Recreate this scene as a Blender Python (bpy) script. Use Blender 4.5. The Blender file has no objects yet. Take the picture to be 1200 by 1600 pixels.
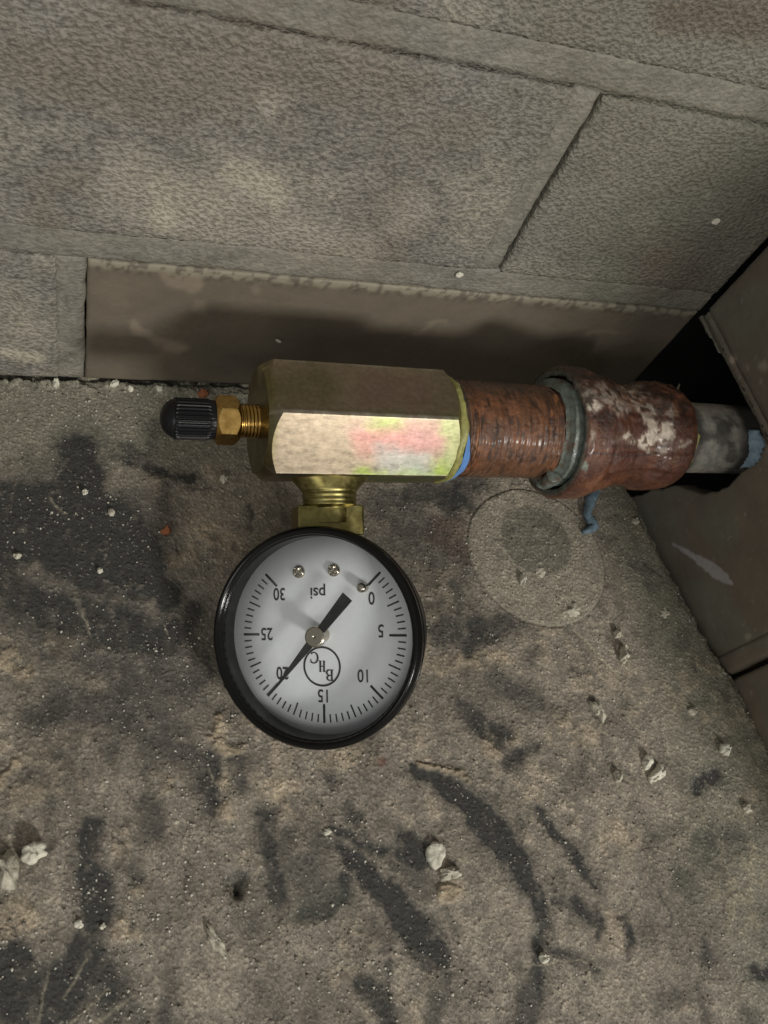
import bpy, bmesh, math, random
import numpy as np
from mathutils import Matrix, Vector

random.seed(7)
RNG = np.random.default_rng(11)
scene = bpy.context.scene
S = 0.21                      # metres per modelling unit
F_PX, PW, PH = 1301.5, 1200.0, 1600.0
# rows = world axes seen from the camera (x right, y down, z forward)
R = np.array([[0.9337840710, -0.0164785424, 0.3574573630],
              [-0.1834252887, -0.8797620328, 0.4386045248],
              [0.3072498530, -0.4751286387, -0.8245303539]])
CAM = np.array([0.0, 0.0, 1.0])

# ------------------------------------------------------------------ camera
cd = bpy.data.cameras.new("camera")
cam = bpy.data.objects.new("camera", cd)
scene.collection.objects.link(cam)
cd.sensor_fit = 'VERTICAL'
cd.sensor_height = 36.0
cd.sensor_width = 27.0
cd.lens = F_PX / PH * 36.0
cd.clip_start = 0.005
cd.clip_end = 20.0
right, down, fwd = R[:, 0], R[:, 1], R[:, 2]
cam.matrix_world = Matrix((
    (right[0], -down[0], -fwd[0], CAM[0] * S),
    (right[1], -down[1], -fwd[1], CAM[1] * S),
    (right[2], -down[2], -fwd[2], CAM[2] * S),
    (0, 0, 0, 1)))
cd.dof.use_dof = True
cd.dof.focus_distance = 0.213
cd.dof.aperture_fstop = 40.0
scene.camera = cam

# ------------------------------------------------------------------ world and lamps
w = bpy.data.worlds.new("World")
scene.world = w
w.use_nodes = True
bgn = w.node_tree.nodes["Background"]
bgn.inputs[0].default_value = (1.0, 0.985, 0.94, 1)
bgn.inputs[1].default_value = 0.22


def lamp(name, pos, target, size, power, col):
    ld = bpy.data.lights.new(name, 'AREA')
    ld.shape = 'RECTANGLE'
    ld.size, ld.size_y = size[0] * S, size[1] * S
    ld.energy = power
    ld.color = col
    o = bpy.data.objects.new(name, ld)
    scene.collection.objects.link(o)
    p = Vector(pos) * S
    o.location = p
    o.rotation_euler = (Vector(target) * S - p).to_track_quat('-Z', 'Y').to_euler()
    return o


lamp("work_lamp", (1.8, -3.3, 2.38), (0.45, 0.4, 0.1), (0.8, 0.6), 5.4, (1.0, 0.97, 0.915))
lamp("fill_lamp", (-1.6, -2.8, 2.6), (0.3, 0.4, 0.2), (1.8, 1.2), 1.4, (1.0, 0.98, 0.93))  # unseen fill added from the left for general light
scene.view_settings.view_transform = 'Standard'
scene.view_settings.look = 'None'
scene.view_settings.exposure = 0.14
scene.view_settings.gamma = 1.0
scene.cycles.max_bounces = 6


# ------------------------------------------------------------------ maths helpers
def ray(p):
    return R @ np.array([p[0] - 600.0, p[1] - 800.0, F_PX])


def on_floor(p, z=0.0):
    d = ray(p)
    return CAM + d * ((z - 1.0) / d[2])


def on_back(p, y=0.745):
    d = ray(p)
    return CAM + d * (y / d[1])


RA, RB = (0.92, 0.745), (0.955, 0.11)


def rwx(y):
    return RA[0] + (RA[1] - y) * (RB[0] - RA[0]) / (RA[1] - RB[1])


def on_right(p):
    d = ray(p)
    n = np.array([RA[1] - RB[1], RB[0] - RA[0], 0])
    t = np.dot(n, np.array([RA[0], RA[1], 0])) / np.dot(n, d)
    return CAM + d * t


def to_px(v):
    c = (np.asarray(v) - CAM) @ R
    return c[:, :2] / c[:, 2:3] * F_PX + np.array([600.0, 800.0])


def _hash(ix, iy, iz, seed):
    h = (ix * 374761393 + iy * 668265263 + iz * 2147483647 + seed * 974634777) & 0xFFFFFFFF
    h = ((h ^ (h >> 13)) * 1274126177) & 0xFFFFFFFF
    h = ((h ^ (h >> 16)) * 2246822519) & 0xFFFFFFFF
    return ((h ^ (h >> 15)) & 0xFFFF) / 65535.0


def vnoise(p, seed=0):
    p = np.asarray(p, float)
    i = np.floor(p).astype(np.int64)
    f = p - i
    f = f * f * (3 - 2 * f)
    r = 0
    flat = p.shape[1] == 2
    for dx in (0, 1):
        wx = f[:, 0] if dx else 1 - f[:, 0]
        for dy in (0, 1):
            wy = f[:, 1] if dy else 1 - f[:, 1]
            if flat:
                r = r + wx * wy * _hash(i[:, 0] + dx, i[:, 1] + dy, i[:, 0] * 0, seed)
            else:
                for dz in (0, 1):
                    wz = f[:, 2] if dz else 1 - f[:, 2]
                    r = r + wx * wy * wz * _hash(i[:, 0] + dx, i[:, 1] + dy, i[:, 2] + dz, seed)
    return r


def fbm(p, scale, octv=4, seed=0, gain=0.5):
    p = np.asarray(p, float) * scale
    a, t, s = 1.0, 0.0, 0.0
    for k in range(octv):
        s = s + a * vnoise(p + 17.3 * k, seed + k)
        t += a
        a *= gain
        p = p * 2.03
    return s / t


def sstep(a, b, x):
    t = np.clip((x - a) / (b - a), 0, 1)
    return t * t * (3 - 2 * t)


def stroke(P, pts, soft=6.0):
    """soft mask of a polyline of (x, y, half width), P = pixel-like coordinates on the surface"""
    P = np.asarray(P)
    out = np.zeros(len(P))
    xs = [q[0] for q in pts]; ys = [q[1] for q in pts]
    m = max(q[2] for q in pts) + soft + 2
    sel = np.where((P[:, 0] > min(xs) - m) & (P[:, 0] < max(xs) + m) & (P[:, 1] > min(ys) - m) & (P[:, 1] < max(ys) + m))[0]
    if len(sel) == 0:
        return out
    Q = P[sel]
    best = np.full(len(Q), -1e9)
    if len(pts) == 1:
        best = pts[0][2] - np.hypot(Q[:, 0] - pts[0][0], Q[:, 1] - pts[0][1])
    for a, b in zip(pts[:-1], pts[1:]):
        ab = np.array([b[0] - a[0], b[1] - a[1]], float)
        L2 = max(ab @ ab, 1e-9)
        t = np.clip(((Q[:, 0] - a[0]) * ab[0] + (Q[:, 1] - a[1]) * ab[1]) / L2, 0, 1)
        d = np.hypot(Q[:, 0] - a[0] - t * ab[0], Q[:, 1] - a[1] - t * ab[1])
        best = np.maximum(best, a[2] + (b[2] - a[2]) * t - d)
    out[sel] = sstep(-soft, soft * 0.35, best)
    return out


def inpoly(P, poly):
    x, y = P[:, 0], P[:, 1]
    c = np.zeros(len(P), bool)
    n = len(poly)
    for i in range(n):
        x1, y1 = poly[i]; x2, y2 = poly[(i + 1) % n]
        if y1 == y2:
            continue
        c ^= ((y1 > y) != (y2 > y)) & (x < (x2 - x1) * (y - y1) / (y2 - y1) + x1)
    return c


def lin(r, g, b):
    f = lambda c: (c / 255 / 12.92) if c / 255 < 0.04045 else ((c / 255 + 0.055) / 1.055) ** 2.4
    return np.array([f(r), f(g), f(b)])


def mixc(C, col, m):
    return C * (1 - m[:, None]) + np.asarray(col)[None, :] * m[:, None]


# ------------------------------------------------------------------ object helpers
ORG = {}


def mk(name, verts, faces, mat, parent=None, smooth=False, color=None, kind=None, origin=None):
    verts = np.asarray(verts, float)
    o_ = np.asarray(origin, float) if origin is not None else 0.5 * (verts.min(0) + verts.max(0))
    me = bpy.data.meshes.new(name)
    fa = np.asarray(faces) if not isinstance(faces, list) or len({len(f) for f in faces}) == 1 else None
    v = ((verts - o_) * S).astype(np.float32)
    if fa is not None:
        nf, k = fa.shape
        me.vertices.add(len(v)); me.vertices.foreach_set("co", v.ravel())
        me.loops.add(nf * k); me.loops.foreach_set("vertex_index", fa.astype(np.int32).ravel())
        me.polygons.add(nf); me.polygons.foreach_set("loop_start", np.arange(0, nf * k, k, dtype=np.int32))
        me.update(calc_edges=True)
    else:
        me.from_pydata([tuple(q) for q in v], [], [tuple(int(i) for i in f) for f in faces])
    me.validate()
    if color is not None:
        at = me.color_attributes.new("albedo", 'FLOAT_COLOR', 'POINT')
        c4 = np.ones((len(v), 4), np.float32); c4[:, :3] = np.clip(color, 0, 1)
        at.data.foreach_set("color", c4.ravel())
    if mat:
        me.materials.append(mat)
    if smooth:
        me.polygons.foreach_set("use_smooth", np.ones(len(me.polygons), bool))
    ob = bpy.data.objects.new(name, me)
    scene.collection.objects.link(ob)
    if parent is not None:
        ob.parent = parent
        ob.location = (o_ - ORG[parent.name]) * S
    else:
        ob.location = o_ * S
    ORG[ob.name] = o_
    if kind:
        ob['kind'] = kind
    return ob


def empty(name, loc, label=None, cat=None, group=None):
    o = bpy.data.objects.new(name, None)
    o.empty_display_size = 0.01
    scene.collection.objects.link(o)
    o.location = np.asarray(loc, float) * S
    ORG[o.name] = np.asarray(loc, float)
    return tag(o, label, cat, group)


def tag(o, label=None, cat=None, group=None):
    if label: o['label'] = label
    if cat: o['category'] = cat
    if group: o['group'] = group
    return o


def outward(ob):
    bm = bmesh.new(); bm.from_mesh(ob.data)
    bmesh.ops.recalc_face_normals(bm, faces=bm.faces)
    bm.to_mesh(ob.data); bm.free()
    return ob


def sharp(ob, deg=35):
    """smooth shading with hard creases above an angle"""
    me = ob.data
    me.polygons.foreach_set("use_smooth", np.ones(len(me.polygons), bool))
    bm = bmesh.new(); bm.from_mesh(me)
    for e in bm.edges:
        e.smooth = not (len(e.link_faces) == 2 and e.calc_face_angle(0) > math.radians(deg))
    bm.to_mesh(me); bm.free()
    return ob


def gridfaces(nu, nv, wrap=False):
    i = np.arange(nu - 1)[:, None]
    j = np.arange(nv if wrap else nv - 1)[None, :]
    a = i * nv + j
    b = i * nv + (j + 1) % nv
    c = (i + 1) * nv + (j + 1) % nv
    d = (i + 1) * nv + j
    return np.stack([a + 0 * b, b, c, d], -1).reshape(-1, 4)


# ------------------------------------------------------------------ materials
class NT:
    def __init__(self, name):
        self.m = bpy.data.materials.new(name)
        self.m.use_nodes = True
        self.t = self.m.node_tree
        self.b = self.t.nodes["Principled BSDF"]

    def n(self, typ, **kw):
        nd = self.t.nodes.new(typ)
        for k, v in kw.items():
            if k.startswith('i_'):
                nd.inputs[k[2:].replace('_', ' ')].default_value = v
            else:
                setattr(nd, k, v)
        return nd

    def l(self, a, b):
        self.t.links.new(a, b)

    def set(self, **kw):
        for k, v in kw.items():
            self.b.inputs[k.replace('_', ' ')].default_value = v

    def coord(self, scale=(1, 1, 1)):
        tc = self.n('ShaderNodeTexCoord')
        mp = self.n('ShaderNodeMapping')
        mp.inputs['Scale'].default_value = scale
        self.l(tc.outputs['Object'], mp.inputs[0])
        return mp.outputs[0]

    def noise(self, vec, scale, detail=4, rough=0.55):
        nd = self.n('ShaderNodeTexNoise')
        nd.inputs['Scale'].default_value = scale
        nd.inputs['Detail'].default_value = detail
        nd.inputs['Roughness'].default_value = rough
        self.l(vec, nd.inputs['Vector'])
        return nd.outputs[0]

    def ramp(self, fac, stops):
        nd = self.n('ShaderNodeValToRGB')
        e = nd.color_ramp.elements
        while len(e) > 1:
            e.remove(e[-1])
        e[0].position = stops[0][0]
        c = stops[0][1]
        e[0].color = (c, c, c, 1) if isinstance(c, (int, float)) else (*c, 1)
        for p, c in stops[1:]:
            x = e.new(p)
            x.color = (c, c, c, 1) if isinstance(c, (int, float)) else (*c, 1)
        self.l(fac, nd.inputs[0])
        return nd.outputs[0]

    def mix(self, fac, a, b, mode='MIX'):
        nd = self.n('ShaderNodeMix', data_type='RGBA', blend_type=mode)
        for sock, val in ((nd.inputs[0], fac), (nd.inputs[6], a), (nd.inputs[7], b)):
            if hasattr(val, 'is_output'):
                self.l(val, sock)
            else:
                sock.default_value = (val if isinstance(val, (int, float)) else (*val, 1))
        return nd.outputs[2]

    def attr(self, name="albedo"):
        return self.n('ShaderNodeAttribute', attribute_name=name).outputs[0]

    def bump(self, h, strength=0.5, dist=0.001, prev=None):
        nd = self.n('ShaderNodeBump')
        nd.inputs['Strength'].default_value = strength
        nd.inputs['Distance'].default_value = dist
        self.l(h, nd.inputs['Height'])
        if prev is not None:
            self.l(prev, nd.inputs['Normal'])
        self.l(nd.outputs[0], self.b.inputs['Normal'])
        return nd.outputs[0]

    def color(self, s):
        self.l(s, self.b.inputs['Base Color'])

    def rough(self, s):
        self.l(s, self.b.inputs['Roughness'])


def plain(name, col, rough=0.5, metal=0.0, bumpscale=None, bumpd=0.0002, var=0.0):
    M = NT(name)
    M.set(Roughness=rough, Metallic=metal)
    M.b.inputs['Base Color'].default_value = (*col, 1)
    v = M.coord()
    if var:
        n1 = M.noise(v, 500, 5, 0.6)
        c = M.mix(1.0, M.ramp(n1, [(0.3, 1 - var), (0.7, 1.0)]), tuple(col), 'MULTIPLY')
        M.color(c)
    if bumpscale:
        M.bump(M.noise(v, bumpscale, 4, 0.6), 0.6, bumpd)
    return M.m


# floor: colour laid on the vertices, fine grit from noise
M = NT("dusty_concrete"); v = M.coord()
n1 = M.noise(v, 2300, 5, 0.75); n2 = M.noise(v, 260, 4, 0.6)
c = M.mix(1.0, M.attr(), M.ramp(n1, [(0.3, 0.52), (0.5, 1.0), (0.7, 1.5)]), 'MULTIPLY')
c = M.mix(1.0, c, M.ramp(n2, [(0.3, 0.9), (0.7, 1.08)]), 'MULTIPLY')
M.color(c); M.set(Roughness=0.86)
b1 = M.bump(n1, 0.4, 0.0003)
m_floor = M.m

# stippled wall paint: shallow pits about a millimetre across
def wall_mat(name, pit, bumpd):
    M = NT(name); v = M.coord((1.0, 1.0, 1.25))
    nd = M.n('ShaderNodeVectorMath', operation='MULTIPLY_ADD')
    nz = M.n('ShaderNodeTexNoise'); nz.inputs['Scale'].default_value = 500; nz.inputs['Detail'].default_value = 2
    M.l(v, nz.inputs['Vector'])
    M.l(nz.outputs[1], nd.inputs[0]); nd.inputs[1].default_value = (0.0011, 0.0011, 0.0011); M.l(v, nd.inputs[2])
    n1 = M.noise(nd.outputs[0], 800, 1.5, 0.5)
    n2 = M.noise(v, 110, 4, 0.6)
    pits = M.ramp(n1, [(0.34, 0.0), (0.66, 1.0)])
    c = M.mix(1.0, M.attr(), M.ramp(n1, [(0.34, 1 - pit), (0.5, 1.0), (0.66, 1 + pit * 0.55)]), 'MULTIPLY')
    c = M.mix(1.0, c, M.ramp(n2, [(0.3, 0.9), (0.7, 1.08)]), 'MULTIPLY')
    M.color(c); M.set(Roughness=0.62)
    p = M.bump(n2, 0.4, 0.0008)
    M.bump(pits, 0.55, bumpd, p)
    return M.m


m_stipple = wall_mat("stippled_grey_paint", 0.30, 0.0008)
m_smooth = wall_mat("smooth_brown_paint", 0.03, 0.00003)
m_mortar = wall_mat("painted_mortar", 0.13, 0.0004)
m_void = plain("dark_void", (0.01, 0.01, 0.009), 0.95)

M = NT("zinc_plated_steel"); v = M.coord()
M.set(Metallic=1.0, Roughness=0.30)
n1 = M.noise(v, 900, 5, 0.6)
vs = M.coord((260, 700, 700)); n2 = M.noise(vs, 1, 4, 0.7)
M.color(M.mix(1.0, M.attr(), M.ramp(n1, [(0.3, 0.8), (0.7, 1.1)]), 'MULTIPLY'))
M.rough(M.ramp(n2, [(0.3, 0.26), (0.7, 0.40)]))
M.bump(n2, 0.12, 0.0001)
m_zinc = M.m

M = NT("brass"); v = M.coord()
M.set(Metallic=1.0, Roughness=0.25)
n1 = M.noise(v, 600, 4, 0.6)
M.color(M.ramp(n1, [(0.3, (0.34, 0.2, 0.055)), (0.7, (0.62, 0.4, 0.13))]))
M.bump(n1, 0.15, 0.0001)
m_brass = M.m

M = NT("olive_plated_brass"); v = M.coord()
M.set(Metallic=1.0)
n1 = M.noise(v, 350, 5, 0.65)
M.color(M.ramp(n1, [(0.3, (0.16, 0.13, 0.04)), (0.6, (0.33, 0.285, 0.11)), (0.8, (0.50, 0.46, 0.24))]))
M.rough(M.ramp(n1, [(0.3, 0.3), (0.7, 0.5)]))
M.bump(n1, 0.25, 0.00015)
m_olive = M.m

M = NT("rusted_iron"); v = M.coord()
n1 = M.noise(v, 700, 6, 0.7); n2 = M.noise(v, 160, 5, 0.65)
c = M.mix(1.0, M.attr(), M.ramp(n1, [(0.28, 0.45), (0.5, 1.0), (0.75, 1.5)]), 'MULTIPLY')
c = M.mix(1.0, c, M.ramp(n2, [(0.3, 0.7), (0.7, 1.15)]), 'MULTIPLY')
M.color(c); M.set(Metallic=0.0)
M.rough(M.ramp(n2, [(0.35, 0.14), (0.65, 0.58)]))
M.bump(n1, 0.8, 0.0006)
M.set(Coat_Weight=0.28, Coat_Roughness=0.18)
m_rust = M.m

M = NT("galvanised_pipe"); v = M.coord()
n1 = M.noise(v, 420, 6, 0.7)
M.color(M.mix(1.0, M.attr(), M.ramp(n1, [(0.3, 0.55), (0.55, 1.0), (0.75, 1.4)]), 'MULTIPLY'))
M.set(Roughness=0.55, Metallic=0.15)
M.bump(n1, 0.4, 0.0003)
m_pipe = M.m

m_black = plain("black_enamel", (0.006, 0.006, 0.006), 0.16, 0.0, 900, 0.00003)
m_blackcase = plain("black_painted_case", (0.009, 0.009, 0.009), 0.28, 0.0, 900, 0.00006)
m_rubber = plain("black_plastic_cap", (0.009, 0.009, 0.010), 0.34, 0.0, 2500, 0.00006)
for m__ in (m_black, m_blackcase, m_rubber):
    m__.node_tree.nodes['Principled BSDF'].inputs['Specular IOR Level'].default_value = 0.22
m_ink = plain("black_print", (0.012, 0.012, 0.012), 0.6)
m_needle = plain("black_needle_paint", (0.006, 0.006, 0.006), 0.7)
m_dial = plain("white_dial", (0.86, 0.89, 0.92), 0.42, 0.0, None, 0, 0.05)
m_nickel = plain("nickel", (0.46, 0.42, 0.34), 0.22, 1.0, 1500, 0.00008)
M = NT("grey_green_pipe_dope"); v = M.coord()
n1 = M.noise(v, 260, 5, 0.65); n2 = M.noise(v, 900, 4, 0.6)
M.color(M.ramp(n1, [(0.36, (0.085, 0.045, 0.028)), (0.45, (0.10, 0.11, 0.09)), (0.58, (0.15, 0.18, 0.16)), (0.75, (0.22, 0.25, 0.23))]))
M.rough(M.ramp(n1, [(0.4, 0.55), (0.6, 0.25)])); M.bump(n2, 0.5, 0.0004)
m_teal = M.m
m_ydope_refl = plain("yellow_green_dope_and_reflection", (0.42, 0.40, 0.13), 0.45, 0.0, 900, 0.0004, 0.5)
m_blue = plain("blue_thread_tape", (0.13, 0.30, 0.66), 0.45, 0.0, 1200, 0.0002, 0.25)
m_palebl = plain("faded_blue_sealant", (0.20, 0.29, 0.36), 0.6, 0.0, 900, 0.0004, 0.5)
m_chip = plain("cream_paint_flake", (0.74, 0.71, 0.58), 0.75, 0.0, 900, 0.0005, 0.3)
m_crumb = plain("pale_mortar_crumb", (0.62, 0.58, 0.46), 0.85, 0.0, 1400, 0.0006, 0.45)
m_rustchip = plain("orange_rust_flake", (0.42, 0.15, 0.06), 0.8, 0.0, 1200, 0.0006, 0.5)
m_grit = plain("light_grit", (0.52, 0.50, 0.42), 0.7)
m_gritd = plain("brown_grit", (0.20, 0.18, 0.145), 0.85)

# clear lens that lets the lamp light through as clear plastic does
M = NT("clear_lens")
M.set(Roughness=0.03, IOR=1.0)
nt = M.t
out = [n for n in nt.nodes if n.type == 'OUTPUT_MATERIAL'][0]
tr = M.n('ShaderNodeBsdfTransparent'); tr.inputs[0].default_value = (0.97, 0.975, 0.97, 1)
gl = M.n('ShaderNodeBsdfGlossy'); gl.inputs['Roughness'].default_value = 0.06
fr = M.n('ShaderNodeFresnel'); fr.inputs[0].default_value = 1.48
ms = M.n('ShaderNodeMixShader')
M.l(fr.outputs[0], ms.inputs[0]); M.l(tr.outputs[0], ms.inputs[1]); M.l(gl.outputs[0], ms.inputs[2])
v = M.coord()
dn_ = M.noise(v, 90, 6, 0.75)
dr_ = M.ramp(dn_, [(0.48, 0.0), (0.72, 0.06)])
df = M.n('ShaderNodeBsdfDiffuse'); df.inputs[0].default_value = (0.5, 0.5, 0.48, 1)
ms2 = M.n('ShaderNodeMixShader')
M.l(dr_, ms2.inputs[0]); M.l(ms.outputs[0], ms2.inputs[1]); M.l(df.outputs[0], ms2.inputs[2])
M.l(ms2.outputs[0], out.inputs[0])
nt.nodes.remove(M.b)
m_lens = M.m

ALB = 1.30     # albedo for a photograph value in open light


def A(r, g, b):
    return lin(r, g, b) * ALB

#@@STRUCTURE
# ------------------------------------------------------------------ floor
edge_px = [(1000, 804), (1045, 893), (1085, 964), (1116, 1021), (1148, 1066), (1180, 1132), (1200, 1168)]
ed = np.array([on_floor(p)[:2] for p in edge_px])
ed = np.vstack([[0.868, 0.80], [0.874, 0.60], ed, [0.972, 0.0], [1.03, -0.9]])[::-1]


def edge_x(y):
    return np.interp(y, ed[:, 1], ed[:, 0])


xs = np.concatenate([np.linspace(-0.95, -0.13, 60)[:-1], np.linspace(-0.13, 0.96, 760)])
ys = np.concatenate([np.linspace(-0.85, -0.23, 50)[:-1], np.linspace(-0.23, 0.757, 690)])
X, Y = np.meshgrid(xs, ys, indexing='ij')
e = edge_x(Y[0]) + 0.014 * (fbm(np.c_[Y[0], Y[0] * 0], 60, 4, 5) - 0.5)
u = np.clip((X - 0.70) / 0.26, 0, 1)
X = np.where(X > 0.70, 0.70 + u * (e[None, :] - 0.70), X)
P2 = np.c_[X.ravel(), Y.ravel()]
PX = to_px(np.c_[P2, np.zeros(len(P2))])
warp = np.c_[fbm(P2, 45, 3, 21), fbm(P2, 45, 3, 31)] - 0.5
warp2 = np.c_[fbm(P2, 200, 2, 22), fbm(P2, 200, 2, 32)] - 0.5
Q = PX + warp * 24 + warp2 * 8
fine = fbm(P2, 330, 3, 1, 0.6)
mid = fbm(P2, 60, 4, 2)
big = fbm(P2, 9, 4, 3)
streak = fbm(P2 @ np.array([[60.0, 260.0], [90.0, -60.0]]) / 60, 22, 4, 61)

DARK = [  # (strength, softness, polyline)
    (0.95, 16, [(20, 800, 42), (70, 810, 40), (120, 830, 46), (200, 860, 42), (240, 900, 26)]),
    (0.9, 12, [(122, 705, 26), (125, 790, 38)]),
    (0.92, 26, [(0, 830, 60), (60, 810, 60), (160, 850, 75), (225, 900, 36)]),
    (0.6, 34, [(20, 940, 50), (150, 1000, 60), (240, 980, 40)]),
    (0.45, 30, [(180, 1090, 40), (300, 1080, 34)]),
    (0.75, 24, [(0, 1540, 60), (60, 1560, 60), (150, 1540, 40)]),
    (0.5, 30, [(250, 930, 40), (290, 1060, 44), (240, 1150, 40)]),
    (0.5, 24, [(470, 1330, 44), (510, 1400, 34)]),
    (0.5, 22, [(620, 820, 36), (700, 870, 34), (690, 960, 40)]),
    (0.35, 30, [(440, 1400, 50), (520, 1340, 40)]),
    (0.35, 26, [(740, 1100, 40), (700, 950, 30)]),
    (0.3, 30, [(1050, 1380, 40), (1100, 1500, 40)]),
    (0.9, 14, [(190, 830, 30), (215, 880, 26), (262, 930, 22)]),
    (0.75, 16, [(0, 900, 30), (60, 950, 30), (160, 980, 44), (260, 1000, 30), (300, 960, 18)]),
    (0.6, 18, [(200, 1060, 40), (300, 1050, 34), (320, 980, 22)]),
    (0.6, 18, [(60, 1120, 20), (110, 1090, 28), (240, 1130, 30)]),
    (0.55, 14, [(250, 1160, 20), (310, 1190, 20), (325, 1260, 12)]),
    (0.75, 5, [(178, 710, 3), (245, 733, 5), (300, 750, 9)]),
    (0.6, 5, [(190, 698, 5), (220, 712, 7)]),
    (0.45, 8, [(242, 660, 9), (240, 712, 4)]),
    (0.5, 9, [(255, 760, 10), (262, 800, 12)]),
    (0.45, 12, [(590, 790, 18), (650, 800, 22)]),
    (0.75, 12, [(712, 780, 22), (735, 760, 12)]),
    (0.7, 9, [(690, 985, 18), (740, 990, 30), (790, 975, 14)]),
    (0.45, 14, [(670, 900, 26), (700, 930, 22)]),
    (0.7, 7, [(715, 1095, 8), (750, 1130, 18), (785, 1150, 14)]),
    (0.55, 10, [(770, 1060, 14), (820, 1090, 18), (860, 1110, 10)]),
    (0.7, 5, [(795, 1195, 8), (815, 1172, 9), (845, 1158, 2)]),
    (0.9, 5, [(640, 1200, 5), (690, 1228, 14), (740, 1262, 20), (790, 1315, 20), (822, 1370, 15), (845, 1430, 10)]),
    (0.45, 8, [(700, 1225, 20), (770, 1255, 24), (800, 1290, 18)]),
    (0.7, 7, [(852, 1450, 9), (842, 1500, 13), (820, 1600, 17)]),
    (0.7, 5, [(518, 1282, 4), (560, 1310, 9), (600, 1328, 9)]),
    (0.8, 8, [(640, 1325, 24), (665, 1345, 16)]),
    (0.5, 10, [(640, 1360, 16), (670, 1385, 20)]),
    (0.95, 6, [(535, 1330, 4), (568, 1355, 13), (600, 1392, 19), (640, 1440, 22), (672, 1475, 20), (690, 1500, 12)]),
    (0.6, 8, [(655, 1480, 20), (690, 1530, 14), (680, 1590, 12)]),
    (0.7, 9, [(412, 1275, 12), (422, 1330, 15), (428, 1400, 14)]),
    (0.5, 10, [(470, 1310, 20), (520, 1320, 18), (515, 1380, 18)]),
    (0.75, 6, [(475, 1430, 12), (505, 1425, 14), (535, 1400, 12), (538, 1370, 9)]),
    (0.45, 12, [(385, 1440, 26), (410, 1400, 16)]),
    (0.8, 9, [(140, 1300, 18), (148, 1370, 24), (150, 1440, 20)]),
    (0.5, 10, [(195, 1350, 18), (205, 1375, 14)]),
    (0.85, 10, [(20, 1500, 36), (30, 1560, 44), (60, 1600, 30)]),
    (0.8, 10, [(140, 1480, 22), (110, 1540, 24), (80, 1600, 24)]),
    (0.5, 12, [(170, 1560, 24), (200, 1600, 30)]),
    (0.6, 11, [(225, 1255, 20), (235, 1290, 20)]),
    (0.7, 7, [(330, 1180, 14), (325, 1220, 12), (332, 1262, 10)]),
    (0.6, 9, [(372, 1180, 14), (378, 1230, 7)]),
    (0.5, 12, [(270, 1500, 12), (262, 1590, 14)]),
    (0.7, 9, [(560, 1535, 12), (592, 1560, 18), (605, 1600, 14)]),
    (0.35, 14, [(440, 1560, 50), (520, 1580, 40)]),
    (0.55, 4, [(608, 1500, 4), (612, 1560, 4)]),
    (0.75, 5, [(838, 1268, 5), (872, 1310, 10), (898, 1345, 8), (932, 1388, 5)]),
    (0.7, 5, [(868, 1408, 6), (900, 1408, 10), (922, 1435, 11), (935, 1460, 4)]),
    (0.7, 4, [(972, 1435, 5), (980, 1460, 6), (979, 1492, 3)]),
    (0.6, 5, [(868, 1488, 6), (900, 1500, 8), (935, 1512, 3)]),
    (0.4, 9, [(895, 1222, 12)]),
    (0.85, 4, [(1092, 1232, 11), (1114, 1212, 10)]),
    (0.5, 10, [(1068, 1370, 14), (1074, 1400, 10)]),
    (0.5, 10, [(1100, 1310, 12), (1140, 1310, 14), (1155, 1300, 10)]),
    (0.35, 12, [(1020, 1450, 26)]),
    (0.6, 9, [(1100, 1470, 8), (1108, 1500, 14)]),
    (0.5, 12, [(1030, 1560, 14), (1080, 1550, 16)]),
    (0.85, 6, [(1180, 1520, 7), (1205, 1518, 12)]),
    (0.5, 4, [(1108, 1375, 2), (1120, 1350, 2), (1168, 1326, 2)]),
    (0.55, 3, [(1028, 1395, 2), (1040, 1420, 2), (1046, 1445, 1)]),
    (0.5, 6, [(1105, 1300, 5), (1118, 1330, 6)]),
    (0.6, 5, [(545, 1265, 8), (560, 1282, 6)]),
    (0.5, 6, [(510, 1210, 8), (520, 1230, 8)]),
    (0.7, 8, [(372, 1372, 16)]),
    (0.6, 8, [(640, 770, 14), (700, 770, 10)]),
    (0.5, 3, [(393, 790, 1.5), (398, 822, 1.5)]),
    (0.35, 16, [(300, 1370, 20), (260, 1440, 18)]),
    (0.5, 8, [(830, 1025, 7)]),
]
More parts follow.
